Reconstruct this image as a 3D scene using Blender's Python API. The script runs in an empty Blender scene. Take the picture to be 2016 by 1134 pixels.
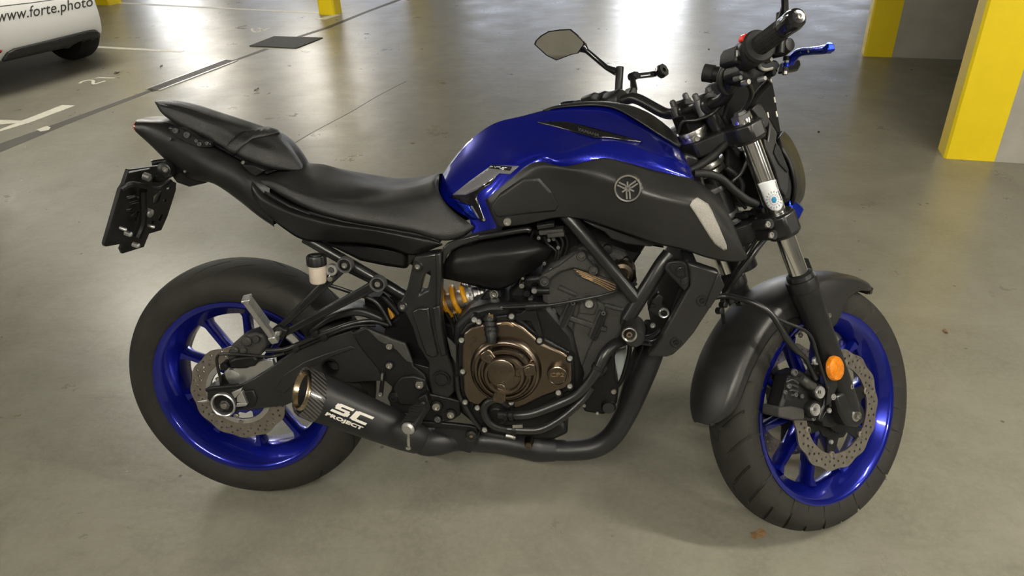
import bpy, bmesh, math, random
from mathutils import Vector, Matrix
from mathutils.bvhtree import BVHTree
from mathutils.geometry import delaunay_2d_cdt
random.seed(7)
sc = bpy.context.scene
C = sc.collection
PI = math.pi

# ------------------------------------------------------------------ camera
FPX = 1470.8                                   # focal length in pixels of the 2016 px wide frame
CAM = Vector((0.85187, -1.38018, 1.46949))
RC = Matrix(((0.99418023, -0.02718979, 0.10424192),
             (0.10336092, 0.51350507, -0.85183863),
             (-0.03036744, 0.85765567, 0.51332696)))
cd = bpy.data.cameras.new('camera')
cd.sensor_width = 36.0
cd.lens = FPX / 2016 * 36.0
cd.clip_start = 0.05
cam = bpy.data.objects.new('camera', cd)
C.objects.link(cam)
cam.matrix_world = Matrix.Translation(CAM) @ RC.to_4x4()
sc.camera = cam

# ------------------------------------------------------------------ world and exposure
w = bpy.data.worlds.new('world')
sc.world = w
w.use_nodes = True
w.node_tree.nodes['Background'].inputs[0].default_value = (0.80, 0.88, 1.0, 1)
w.node_tree.nodes['Background'].inputs[1].default_value = 1.0
sc.view_settings.view_transform = 'Standard'
sc.view_settings.look = 'None'
sc.view_settings.gamma = 1
sc.view_settings.use_curve_mapping = False
sc.view_settings.exposure = 0.38

# the garage grid is turned against the motorcycle
GA = math.radians(-14)
E1 = Vector((math.cos(GA), math.sin(GA), 0))
E2 = Vector((-math.sin(GA), math.cos(GA), 0))
CEIL = 2.55
def G(a, b, z=0):
    return E1 * a + E2 * b + Vector((0, 0, z))
LAMP_POWER = 260.0
DAY = 1.0

# ------------------------------------------------------------------ materials
M = {}
def mat(name, col, rough=0.5, metal=0.0, coat=0.0, noise=0.0, nscale=30.0, bump=0.0, bscale=200.0, emis=None, spec=0.5, trans=0.0, rn=0.0, aniso=0.0):
    m = bpy.data.materials.new(name)
    m.use_nodes = True
    nt = m.node_tree
    b = nt.nodes['Principled BSDF']
    b.inputs['Base Color'].default_value = (*col, 1)
    b.inputs['Roughness'].default_value = rough
    b.inputs['Metallic'].default_value = metal
    b.inputs['Coat Weight'].default_value = coat
    b.inputs['Coat Roughness'].default_value = 0.06
    b.inputs['Specular IOR Level'].default_value = spec
    b.inputs['Transmission Weight'].default_value = trans
    tc = nt.nodes.new('ShaderNodeTexCoord')
    if noise or rn:
        n = nt.nodes.new('ShaderNodeTexNoise')
        n.inputs['Scale'].default_value = nscale
        n.inputs['Detail'].default_value = 5
        nt.links.new(tc.outputs['Object'], n.inputs['Vector'])
        if noise:
            mx = nt.nodes.new('ShaderNodeMix'); mx.data_type = 'RGBA'
            mx.inputs['A'].default_value = (*[c * (1 - noise) for c in col], 1)
            mx.inputs['B'].default_value = (*[min(1, c * (1 + noise)) for c in col], 1)
            nt.links.new(n.outputs['Fac'], mx.inputs['Factor'])
            nt.links.new(mx.outputs['Result'], b.inputs['Base Color'])
        if rn:
            mr = nt.nodes.new('ShaderNodeMapRange')
            mr.inputs['To Min'].default_value = max(0.02, rough - rn)
            mr.inputs['To Max'].default_value = min(1, rough + rn)
            mr.inputs['From Min'].default_value = 0.3
            mr.inputs['From Max'].default_value = 0.7
            nt.links.new(n.outputs['Fac'], mr.inputs['Value'])
            nt.links.new(mr.outputs['Result'], b.inputs['Roughness'])
    if bump:
        n2 = nt.nodes.new('ShaderNodeTexNoise')
        n2.inputs['Scale'].default_value = bscale
        n2.inputs['Detail'].default_value = 3
        nt.links.new(tc.outputs['Object'], n2.inputs['Vector'])
        bp = nt.nodes.new('ShaderNodeBump')
        bp.inputs['Strength'].default_value = bump
        bp.inputs['Distance'].default_value = 0.002
        nt.links.new(n2.outputs['Fac'], bp.inputs['Height'])
        nt.links.new(bp.outputs['Normal'], b.inputs['Normal'])
    if emis:
        b.inputs['Emission Color'].default_value = (*emis[0], 1)
        b.inputs['Emission Strength'].default_value = emis[1]
    M[name] = m
    return m

mat('blue', (0.004, 0.010, 0.30), 0.26, 0.60, 1.0, noise=0.12, nscale=900)
mat('blue_rim', (0.004, 0.010, 0.24), 0.26, 0.65, 0.8, noise=0.06, nscale=400)
mat('blue_anod', (0.008, 0.03, 0.42), 0.25, 0.85, 0.3, rn=0.05)
mat('black_plastic', (0.0085, 0.0085, 0.0085), 0.40, noise=0.25, bump=0.12, bscale=900, rn=0.05, spec=0.35)
mat('matte_grey', (0.0145, 0.0142, 0.0138), 0.38, noise=0.12, nscale=12, bump=0.10, bscale=1200, rn=0.04, spec=0.42)
mat('gloss_black', (0.008, 0.008, 0.009), 0.16, coat=0.6, rn=0.05)
mat('seat_vinyl', (0.0125, 0.0125, 0.012), 0.44, noise=0.15, nscale=18, bump=0.5, bscale=700, rn=0.05)
mat('rubber', (0.009, 0.009, 0.0085), 0.6, noise=0.3, nscale=40, spec=0.30)
mat('tyre', (0.018, 0.0168, 0.014), 0.72, noise=0.35, nscale=14, bump=0.25, bscale=400, spec=0.30)
mat('frame_black', (0.0095, 0.0095, 0.0095), 0.34, metal=0.0, noise=0.2, rn=0.05)
mat('cast_dark', (0.036, 0.035, 0.033), 0.48, metal=0.0, noise=0.2, nscale=40, bump=0.4, bscale=500, spec=0.30)
mat('engine_black', (0.006, 0.006, 0.006), 0.42, metal=0.0, noise=0.3, bump=0.3, bscale=500, spec=0.28)
mat('bronze', (0.160, 0.128, 0.098), 0.30, metal=1.0, noise=0.05, nscale=40, rn=0.03)
mat('gold_edge', (0.42, 0.30, 0.18), 0.3, metal=0.9, rn=0.05)
mat('steel', (0.50, 0.49, 0.46), 0.32, metal=1.0, noise=0.12, nscale=80, rn=0.08)
mat('chrome', (0.86, 0.86, 0.85), 0.16, metal=1.0, rn=0.03)
mat('disc_steel', (0.34, 0.31, 0.27), 0.36, metal=0.9, noise=0.25, nscale=90, rn=0.1)
mat('alu', (0.56, 0.56, 0.55), 0.38, metal=0.9, noise=0.1, nscale=60, rn=0.08)
mat('grey_satin', (0.13, 0.13, 0.13), 0.4, metal=0.6, rn=0.05)
mat('yellow_spring', (0.72, 0.33, 0.012), 0.35, coat=0.4, noise=0.1)
mat('exhaust_black', (0.0125, 0.0125, 0.013), 0.42, metal=0.0, noise=0.3, nscale=20, rn=0.06, spec=0.35)
mat('brass_tip', (0.42, 0.34, 0.22), 0.28, metal=1.0, noise=0.2, rn=0.08)
mat('white_print', (0.72, 0.69, 0.62), 0.6)
mat('dark_hole', (0.003, 0.003, 0.003), 0.9)  # black of emblem field and pipe bore, and painted shade of uncut slots
mat('orange_lens', (0.72, 0.20, 0.004), 0.25, coat=0.3, noise=0.55, nscale=130, bump=0.5, bscale=220)
mat('red_lens', (0.35, 0.012, 0.012), 0.15, coat=1.0)
mat('red_switch', (0.7, 0.03, 0.02), 0.35)
mat('tank_fluid', (0.55, 0.48, 0.40), 0.3, noise=0.3, nscale=60)
mat('sticker_white', (0.72, 0.74, 0.76), 0.35, noise=0.05)
mat('sticker_grey', (0.13, 0.13, 0.14), 0.42)
mat('insert_silver', (0.36, 0.345, 0.31), 0.5, metal=0.3, noise=0.35, nscale=350, bump=0.7, bscale=700)
mat('sticker_blue', (0.03, 0.22, 0.45), 0.35)
mat('mirror_glass', (0.72, 0.72, 0.68), 0.03, metal=1.0)
mat('milky_plastic', (0.55, 0.60, 0.58), 0.35, trans=0.0, noise=0.1)
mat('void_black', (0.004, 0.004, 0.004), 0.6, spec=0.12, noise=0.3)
mat('wire_black', (0.01, 0.01, 0.01), 0.35, rn=0.05)
mat('headlight_glass', (0.02, 0.02, 0.022), 0.06, coat=1.0)

def carbon():
    m = mat('carbon', (0.02, 0.02, 0.02), 0.25, coat=0.8)
    nt = m.node_tree
    b = nt.nodes['Principled BSDF']
    tc = nt.nodes.new('ShaderNodeTexCoord')
    wv = nt.nodes.new('ShaderNodeTexWave')
    wv.inputs['Scale'].default_value = 55
    wv.bands_direction = 'DIAGONAL'
    nt.links.new(tc.outputs['Object'], wv.inputs['Vector'])
    mx = nt.nodes.new('ShaderNodeMix'); mx.data_type = 'RGBA'
    mx.inputs['A'].default_value = (0.008, 0.008, 0.008, 1)
    mx.inputs['B'].default_value = (0.075, 0.07, 0.065, 1)
    nt.links.new(wv.outputs['Fac'], mx.inputs['Factor'])
    nt.links.new(mx.outputs['Result'], b.inputs['Base Color'])
carbon()

# ------------------------------------------------------------------ mesh helpers
def catmull(P, n, closed=False):
    P = [Vector(p) for p in P]
    if len(P) < 3 or n <= 1:
        return P
    out = []
    N = len(P)
    rng = range(N if closed else N - 1)
    for i in rng:
        if closed:
            a, b, c, d = P[i - 1], P[i], P[(i + 1) % N], P[(i + 2) % N]
        else:
            b, c = P[i], P[i + 1]
            a = P[i - 1] if i > 0 else b * 2 - c
            d = P[i + 2] if i + 2 < N else c * 2 - b
        for k in range(n):
            t = k / n
            out.append(0.5 * ((2 * b) + (c - a) * t + (2 * a - 5 * b + 4 * c - d) * t * t + (3 * b - a - 3 * c + d) * t ** 3))
    if not closed:
        out.append(P[-1].copy())
    return out

def basis(axis):
    a = Vector(axis).normalized()
    h = Vector((0, 0, 1)) if abs(a.z) < 0.9 else Vector((1, 0, 0))
    u = h.cross(a).normalized()
    return u, a.cross(u), a

class MB:
    def __init__(s):
        s.v = []; s.f = []
    def add(s, vs, fs):
        o = len(s.v)
        s.v += [Vector(q) for q in vs]
        s.f += [tuple(i + o for i in f) for f in fs]
        return s
    def box(s, c, size, R=None):
        c = Vector(c); hx, hy, hz = [q / 2 for q in size]
        vs = [Vector((x, y, z)) for x in (-hx, hx) for y in (-hy, hy) for z in (-hz, hz)]
        if R is not None:
            vs = [R @ q for q in vs]
        return s.add([c + q for q in vs], [(0, 1, 3, 2), (4, 6, 7, 5), (0, 4, 5, 1), (2, 3, 7, 6), (0, 2, 6, 4), (1, 5, 7, 3)])
    def bar(s, p, q, w, h, up=(0, 1, 0)):
        p = Vector(p); q = Vector(q); a = (q - p)
        L = a.length; a.normalize()
        u = Vector(up); u = (u - a * u.dot(a)).normalized(); t = a.cross(u)
        R = Matrix((a, u, t)).transposed()
        return s.box((p + q) / 2, (L, w, h), R)
    def tube(s, pts, r, n=12, sm=6, caps=True, closed=False):
        rr = r if isinstance(r, (list, tuple)) else [r] * len(pts)
        P4 = catmull(pts, sm, closed) if sm > 1 else [Vector(q) for q in pts]
        R4 = catmull([Vector((q, 0, 0)) for q in rr], sm, closed) if sm > 1 else [Vector((q, 0, 0)) for q in rr]
        if len(pts) < 3: R4 = [Vector((q, 0, 0)) for q in rr]
        N = len(P4)
        T = []
        for i in range(N):
            if closed: d = P4[(i + 1) % N] - P4[i - 1]
            else: d = P4[min(i + 1, N - 1)] - P4[max(i - 1, 0)]
            T.append(d.normalized() if d.length > 1e-9 else Vector((1, 0, 0)))
        u, v, _ = basis(T[0])
        vs = []
        for i in range(N):
            u = (u - T[i] * u.dot(T[i])).normalized()
            v = T[i].cross(u)
            for k in range(n):
                a = 2 * PI * k / n
                vs.append(P4[i] + (u * math.cos(a) + v * math.sin(a)) * R4[i].x)
        fs = []
        for i in range(N if closed else N - 1):
            j = (i + 1) % N
            for k in range(n):
                l = (k + 1) % n
                fs.append((i * n + k, i * n + l, j * n + l, j * n + k))
        if caps and not closed:
            fs.append(tuple(range(n - 1, -1, -1)))
            fs.append(tuple((N - 1) * n + k for k in range(n)))
        return s.add(vs, fs)
    def lathe(s, prof, o, axis, n=32, closed=False, wave=None):
        u, v, a = basis(axis); o = Vector(o)
        if len(prof) > 2 and min(q[0] for q in prof) > 1e-6: closed = True
        vs = []
        for (r, h) in prof:
            for k in range(n):
                t = 2 * PI * k / n
                rr = r * (wave(t) if wave else 1)
                vs.append(o + a * h + (u * math.cos(t) + v * math.sin(t)) * rr)
        fs = []
        m = len(prof)
        for i in range(m if closed else m - 1):
            j = (i + 1) % m
            for k in range(n):
                l = (k + 1) % n
                fs.append((i * n + k, i * n + l, j * n + l, j * n + k))
        if not closed:
            if prof[0][0] > 1e-6: fs.append(tuple(range(n - 1, -1, -1)))
            if prof[-1][0] > 1e-6: fs.append(tuple((m - 1) * n + k for k in range(n)))
        return s.add(vs, fs)
    def plate(s, pts, off):
        pts = [Vector(q) for q in pts]; off = Vector(off); n = len(pts)
        fs = [tuple(range(n)), tuple(range(2 * n - 1, n - 1, -1))]
        fs += [(i, (i + 1) % n + 0, (i + 1) % n + n, i + n) for i in range(n)]
        return s.add(pts + [q + off for q in pts], fs)
    def grid(s, cols, nu=6, nv=6, mirror=False):
        """cols: list of columns, each a list of points; spline surface through all of them"""
        fine = [catmull(c, nv) for c in cols]
        rows = len(fine[0])
        R = [catmull([fine[i][j] for i in range(len(fine))], nu) for j in range(rows)]
        m = len(R[0])
        vs = [q for row in R for q in row]
        fs = [(j * m + i, j * m + i + 1, (j + 1) * m + i + 1, (j + 1) * m + i) for j in range(rows - 1) for i in range(m - 1)]
        s.add(vs, fs)
        if mirror:
            s.add([Vector((q.x, -q.y, q.z)) for q in vs], [f[::-1] for f in fs])
        return s
    def holes(s, outer, hol, to3, off, pad=True):
        """flat outline with holes (2-D points), mapped to 3-D by to3, thickness off"""
        V2 = []; E = []; loops = []
        for L in [outer] + hol:
            o = len(V2); V2 += [Vector(q) for q in L]
            E += [(o + i, o + (i + 1) % len(L)) for i in range(len(L))]
            loops.append(L)
        vo, eo, fo, *_ = delaunay_2d_cdt(V2, E, [], 0, 1e-9)
        def inside(p, L):
            c = False; j = len(L) - 1
            for i in range(len(L)):
                if (L[i][1] > p.y) != (L[j][1] > p.y) and p.x < (L[j][0] - L[i][0]) * (p.y - L[i][1]) / (L[j][1] - L[i][1]) + L[i][0]:
                    c = not c
                j = i
            return c
        keep = []
        for f in fo:
            ce = sum((vo[i] for i in f), Vector((0, 0))) / len(f)
            if inside(ce, outer) and not any(inside(ce, h) for h in hol):
                keep.append(tuple(f))
        n = len(vo); off = Vector(off)
        P3 = [Vector(to3(q.x, q.y)) for q in vo]
        fs = list(keep) + [tuple(i + n for i in reversed(f)) for f in keep]
        cnt = {}
        for f in keep:
            for i in range(len(f)):
                e = (f[i], f[(i + 1) % len(f)])
                cnt[e] = cnt.get(e, 0) + 1
        for (a, b) in list(cnt):
            if (b, a) not in cnt:
                fs.append((b, a, a + n, b + n))
        return s.add(P3 + [q + off for q in P3], fs)
    def xf(s, fn):
        s.v = [fn(q) for q in s.v]; return s
    def mesh(s, name, ang=35, smooth=True):
        me = bpy.data.meshes.new(name)
        me.from_pydata([tuple(q) for q in s.v], [], s.f)
        bm = bmesh.new(); bm.from_mesh(me)
        bmesh.ops.remove_doubles(bm, verts=bm.verts, dist=1e-6)
        bmesh.ops.recalc_face_normals(bm, faces=bm.faces)
        bm.to_mesh(me); bm.free()
        if smooth:
            me.polygons.foreach_set('use_smooth', [True] * len(me.polygons))
            me.set_sharp_from_angle(angle=math.radians(ang))
        me.update()
        return me
    def build(s, name, material, parent=None, frame=None, bevel=0, solid=0, ang=35, seg=2, smooth=True):
        if frame: s.xf(frame.out)
        o = bpy.data.objects.new(name, s.mesh(name, ang, smooth))
        o.data.materials.append(M[material] if isinstance(material, str) else material)
        C.objects.link(o)
        if parent: o.parent = parent
        if solid:
            md = o.modifiers.new('solid', 'SOLIDIFY'); md.thickness = solid; md.offset = -1
        if bevel:
            md = o.modifiers.new('bevel', 'BEVEL'); md.width = bevel; md.segments = seg
            md.limit_method = 'ANGLE'; md.angle_limit = math.radians(38); md.harden_normals = False
        return o

def tag(o, label=None, cat=None, group=None, kind=None):
    if label: o['label'] = label
    if cat: o['category'] = cat
    if group: o['group'] = group
    if kind: o['kind'] = kind
    return o
def empty(name, loc=(0, 0, 0), rz=0):
    o = bpy.data.objects.new(name, None); C.objects.link(o)
    o.location = loc; o.rotation_euler = (0, 0, rz); o.empty_display_size = 0.1
    return o
def ray(u, v):
    return RC @ Vector(((u - 1008) / FPX, (567 - v) / FPX, -1))
def fl(u, v, z=0):
    d = ray(u, v); k = (z - CAM.z) / d.z
    return CAM + d * k
def circle2(cx, cy, r, n=10, ry=None, ph=0):
    return [(cx + r * math.cos(2 * PI * k / n + ph), cy + (ry or r) * math.sin(2 * PI * k / n + ph)) for k in range(n)]
def text_mesh(body, shear=0.0, bold=0.0, spacing=1.0):
    cu = bpy.data.curves.new('text', 'FONT')
    cu.body = body; cu.shear = shear; cu.offset = bold; cu.space_character = spacing; cu.resolution_u = 3
    o = bpy.data.objects.new('text', cu); C.objects.link(o)
    bpy.context.view_layer.update()
    me = bpy.data.meshes.new_from_object(o.evaluated_get(bpy.context.evaluated_depsgraph_get()))
    V = [q.co.copy() for q in me.vertices]; F = [tuple(p.vertices) for p in me.polygons]
    bpy.data.objects.remove(o); bpy.data.curves.remove(cu); bpy.data.meshes.remove(me)
    x0 = min(q.x for q in V); x1 = max(q.x for q in V); y0 = min(q.y for q in V); y1 = max(q.y for q in V)
    return [((q.x - x0) / (x1 - x0), (q.y - y0) / (y1 - y0)) for q in V], F

# ------------------------------------------------------------------ the garage
def floor_material():
    m = bpy.data.materials.new('floor_concrete'); m.use_nodes = True
    nt = m.node_tree; N = nt.nodes; Lk = nt.links.new
    b = N['Principled BSDF']
    tc = N.new('ShaderNodeTexCoord')
    def noise(scale, det=6, rough=0.6, dist=0.0, vec=None):
        n = N.new('ShaderNodeTexNoise'); n.inputs['Scale'].default_value = scale
        n.inputs['Detail'].default_value = det; n.inputs['Roughness'].default_value = rough
        n.inputs['Distortion'].default_value = dist
        Lk(vec or tc.outputs['Object'], n.inputs['Vector']); return n.outputs['Fac']
    def ramp(f, a, b2, c0, c1):
        r = N.new('ShaderNodeMapRange'); r.inputs['From Min'].default_value = a; r.inputs['From Max'].default_value = b2
        r.inputs['To Min'].default_value = c0; r.inputs['To Max'].default_value = c1
        Lk(f, r.inputs['Value']); return r.outputs['Result']
    def mix(f, A, B2, mode='MIX'):
        x = N.new('ShaderNodeMix'); x.data_type = 'RGBA'; x.blend_type = mode
        if isinstance(f, float): x.inputs['Factor'].default_value = f
        else: Lk(f, x.inputs['Factor'])
        for k, q in (('A', A), ('B', B2)):
            if isinstance(q, tuple): x.inputs[k].default_value = (*q, 1)
            else: Lk(q, x.inputs[k])
        return x.outputs['Result']
    base = mix(noise(0.9, 8, 0.65), (0.205, 0.197, 0.158), (0.275, 0.265, 0.214))
    stain = ramp(noise(3.4, 10, 0.72, 0.6), 0.40, 0.72, 0.0, 0.55)
    base = mix(stain, base, (0.115, 0.105, 0.080))
    mid = ramp(noise(13, 8, 0.75, 0.4), 0.42, 0.68, 0.0, 0.30)
    base = mix(mid, base, (0.150, 0.140, 0.108))
    fine = ramp(noise(60, 6, 0.75), 0.42, 0.66, 0.0, 0.34)
    base = mix(fine, base, (0.30, 0.285, 0.225))
    # scuffs, stretched along the driving direction
    mp = N.new('ShaderNodeMapping'); mp.inputs['Rotation'].default_value = (0, 0, 0.35); mp.inputs['Scale'].default_value = (2.0, 14.0, 1)
    Lk(tc.outputs['Object'], mp.inputs['Vector'])
    sc2 = ramp(noise(1.6, 8, 0.7, 0.5, mp.outputs['Vector']), 0.55, 0.80, 0.0, 0.30)
    base = mix(sc2, base, (0.10, 0.09, 0.07))
    # scattered dark specks and pale chips
    vo = N.new('ShaderNodeTexVoronoi'); vo.inputs['Scale'].default_value = 7; vo.inputs['Randomness'].default_value = 1
    Lk(tc.outputs['Object'], vo.inputs['Vector'])
    base = mix(ramp(vo.outputs['Distance'], 0.03, 0.05, 0.75, 0.0), base, (0.05, 0.043, 0.033))
    v2 = N.new('ShaderNodeTexVoronoi'); v2.inputs['Scale'].default_value = 4.3
    Lk(tc.outputs['Object'], v2.inputs['Vector'])
    base = mix(ramp(v2.outputs['Distance'], 0.018, 0.03, 0.7, 0.0), base, (0.5, 0.48, 0.42))
    Lk(base, b.inputs['Base Color'])
    Lk(ramp(noise(3.0, 8, 0.7), 0.3, 0.7, 0.25, 0.40), b.inputs['Roughness'])
    b.inputs['Specular IOR Level'].default_value = 0.5
    bp = N.new('ShaderNodeBump'); bp.inputs['Strength'].default_value = 0.35; bp.inputs['Distance'].default_value = 0.004
    mp2 = N.new('ShaderNodeMapping'); mp2.inputs['Rotation'].default_value = (0, 0, 0.25); mp2.inputs['Scale'].default_value = (1.0, 2.6, 1)
    Lk(tc.outputs['Object'], mp2.inputs['Vector'])
    Lk(noise(5.0, 5, 0.55, 0.3, mp2.outputs['Vector']), bp.inputs['Height'])
    b2 = N.new('ShaderNodeBump'); b2.inputs['Strength'].default_value = 0.12; b2.inputs['Distance'].default_value = 0.001
    Lk(noise(160, 4), b2.inputs['Height']); Lk(bp.outputs['Normal'], b2.inputs['Normal'])
    Lk(b2.outputs['Normal'], b.inputs['Normal'])
    return m
M['floor'] = floor_material()
mat('concrete', (0.36, 0.345, 0.30), 0.85, noise=0.22, nscale=6, bump=0.5, bscale=60)
mat('ceiling_paint', (0.20, 0.195, 0.18), 0.9, noise=0.06, nscale=4)
mat('yellow_paint', (0.82, 0.62, 0.006), 0.42, noise=0.06, nscale=10, bump=0.15, bscale=120)
mat('line_paint', (0.62, 0.60, 0.52), 0.5, noise=0.25, nscale=25)
mat('grate_steel', (0.10, 0.095, 0.085), 0.5, metal=0.6, noise=0.3, nscale=30)
mat('cover_plate_steel', (0.028, 0.029, 0.029), 0.7, metal=0.0, spec=0.25, noise=0.3, nscale=20)
mat('gutter', (0.055, 0.052, 0.043), 0.6, noise=0.35, nscale=9)
mat('galvanised', (0.70, 0.70, 0.68), 0.35, metal=0.8, noise=0.2)
mat('leaf_brown', (0.22, 0.13, 0.055), 0.8, noise=0.4, nscale=90)
mat('leaf_dark', (0.045, 0.035, 0.025), 0.85, noise=0.4, nscale=90)
mat('lamp_housing', (0.6, 0.6, 0.58), 0.5, noise=0.03)
mat('tube_light', (1, 1, 1), 0.5, emis=((1.0, 0.94, 0.82), LAMP_POWER))
mat('daylight_pane', (0.9, 0.95, 1.0), 0.4, emis=((0.88, 0.93, 1.0), 15.0 * DAY))
mat('frosted_pane', (0.8, 0.85, 0.95), 0.6, emis=((0.72, 0.80, 1.0), 2.8 * DAY))

X0, X1, Y0, Y1 = -20.0, 11.5, -8.0, 17.0        # garage hall in its own grid
def quad_prism(name, pts, h, material, parent=None, **k):
    return MB().plate([Vector((q[0], q[1], q[2])) for q in pts], (0, 0, h)).build(name, material, parent, **k)
floor = quad_prism('floor', [G(X0, Y0, -0.2), G(X1, Y0, -0.2), G(X1, Y1, -0.2), G(X0, Y1, -0.2)], 0.2, 'floor', smooth=False)
tag(floor, kind='structure')
ceil = quad_prism('ceiling', [G(X0, Y0, CEIL), G(X1, Y0, CEIL), G(X1, Y1, CEIL), G(X0, Y1, CEIL)], 0.2, 'ceiling_paint', smooth=False)
tag(ceil, kind='structure')
T = 0.2
wl = quad_prism('wall_left', [G(X0 - T, Y0), G(X0, Y0), G(X0, Y1), G(X0 - T, Y1)], CEIL, 'concrete', smooth=False); tag(wl, kind='structure')
wr = quad_prism('wall_right', [G(X1, Y0), G(X1 + T, Y0), G(X1 + T, Y1), G(X1, Y1)], CEIL, 'concrete', smooth=False); tag(wr, kind='structure')
wf = quad_prism('wall_front', [G(X0, Y0 - T), G(X1, Y0 - T), G(X1, Y0), G(X0, Y0)], CEIL, 'concrete', smooth=False); tag(wf, kind='structure')
# the far wall, with window openings that let the daylight in
WIN = [(-17.0, -15.2), (-13.6, -11.4), (-10.4, -7.9), (-6.9, -3.6), (-2.95, -1.35), (-0.7, 2.6), (3.6, 5.4), (7.2, 8.8)]
BRIGHT = (0, 4)
WZ0, WZ1 = 1.0, 2.35
wb = MB()
outer = [(X0, 0), (X1, 0), (X1, CEIL), (X0, CEIL)]
wb.holes(outer, [[(a, WZ0), (b, WZ0), (b, WZ1), (a, WZ1)] for a, b in WIN], lambda a, z: G(a, Y1, z), E2 * T)
wb = wb.build('wall_back', 'concrete', smooth=False); tag(wb, kind='structure')
for i, (a, b) in enumerate(WIN):
    fr = MB()
    for (p, q, r, s) in ((a, b, WZ0, WZ0 + 0.05), (a, b, WZ1 - 0.05, WZ1), (a, a + 0.05, WZ0 + 0.05, WZ1 - 0.05), (b - 0.05, b, WZ0 + 0.05, WZ1 - 0.05), ((a + b) / 2 - 0.025, (a + b) / 2 + 0.025, WZ0 + 0.05, WZ1 - 0.05)):
        fr.plate([G(p, Y1 + 0.05, r), G(q, Y1 + 0.05, r), G(q, Y1 + 0.05, s), G(p, Y1 + 0.05, s)], E2 * 0.07)
    fo = fr.build('window_%d' % (i + 1), 'lamp_housing', smooth=False); tag(fo, kind='structure')
    mid = (a + b) / 2
    for (p, q) in ((a + 0.05, mid - 0.025), (mid + 0.025, b - 0.05)):
        MB().plate([G(p, Y1 + 0.08, WZ0 + 0.05), G(q, Y1 + 0.08, WZ0 + 0.05), G(q, Y1 + 0.08, WZ1 - 0.05), G(p, Y1 + 0.08, WZ1 - 0.05)], E2 * 0.006).build('pane', 'daylight_pane' if i in BRIGHT else 'frosted_pane', fo, smooth=False)

# ceiling lamps: batten fluorescents
LAMPS = [(-3.6, 3.1), (-2.8, -2.5), (1.2, -2.1), (4.8, -2.1), (2.9, 0.2), (6.2, 0.4), (-1.0, 10.2), (3.8, 9.0), (-6.5, 10.2), (-10.3, 11.4)]  # the first is added to brighten the left floor and far columns
def lamp(a, b, label):
    r = empty('ceiling_lamp', G(a, b, CEIL - 0.09))
    r.rotation_euler = (0, 0, GA)
    tag(r, label, 'lamp', 'batten lamps on the garage ceiling')
    MB().box((0, 0, 0.065), (1.5, 0.30, 0.05)).build('housing', 'lamp_housing', r, bevel=0.006)
    MB().tube([(-0.72, 0, 0.015), (0.72, 0, 0.015)], 0.018, 12, 1).build('tube', 'tube_light', r)
    for s in (-1, 1):
        MB().box((s * 0.735, 0, 0.02), (0.03, 0.05, 0.05)).build('lamp_holder', 'lamp_housing', r, bevel=0.004)
    return r
for a, b in LAMPS:
    lamp(a, b, 'white batten fluorescent lamp under the concrete garage ceiling')

# wall piers with yellow painted ends: (front corner in the world, yellow width, total length, thickness)
def pier(name, p0, length, thick, ywid, label, mirror=1, group='yellow ended concrete piers'):
    r = empty(name, p0); r.rotation_euler = (0, 0, math.radians(-9.5)); tag(r, label, 'pillar', group)
    ch = 0.012
    def outline(a, b, full):
        return [(a, 0), (b, 0), (b, thick), (a, thick)]
    def slab(nm, a, b, m, chamfer):
        if chamfer:
            pts = [(a + ch, 0), (b, 0), (b, thick), (a + ch, thick), (a, thick - ch), (a, ch)]
        else:
            pts = [(a, 0), (b, 0), (b, thick), (a, thick)]
        MB().plate([Vector((x * mirror, y, 0)) for x, y in pts], (0, 0, CEIL)).build(nm, m, r, smooth=False)
    slab('yellow_painted_end', 0, ywid, 'yellow_paint', True)
    slab('concrete_pier', ywid, length, 'concrete', False)
    return r
pier('concrete_pillar', fl(1858, 312), 2.2, 0.158, 0.232, 'concrete pier with yellow painted edge in front of another such pier')
pier('concrete_pillar', fl(1700, 111), 2.6, 0.158, 0.195, 'concrete pier with yellow painted edge standing behind the nearer pier')
def column(p, a, b, label, rz=-14):
    r = empty('yellow_column', p, math.radians(rz)); tag(r, label, 'pillar', 'yellow columns across the aisle')
    ch = 0.015
    pts = [(ch, 0), (a - ch, 0), (a, ch), (a, b - ch), (a - ch, b), (ch, b), (0, b - ch), (0, ch)]
    MB().plate([Vector((x, y, 0)) for x, y in pts], (0, 0, 2.0)).build('yellow_painted_base', 'yellow_paint', r, smooth=False)
    MB().plate([Vector((x, y, 2.0)) for x, y in pts], (0, 0, CEIL - 2.0)).build('concrete_shaft', 'concrete', r, smooth=False)
    return r
column(fl(627, 28.5), 0.19, 0.16, 'yellow column beyond the dark steel floor plate')
column(fl(181, 9.5), 0.26, 0.2, 'yellow column standing behind the white car')
column(G(-4.0, 8.6), 0.24, 0.2, 'yellow column farther down the aisle, seen mirrored in the floor')

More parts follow.
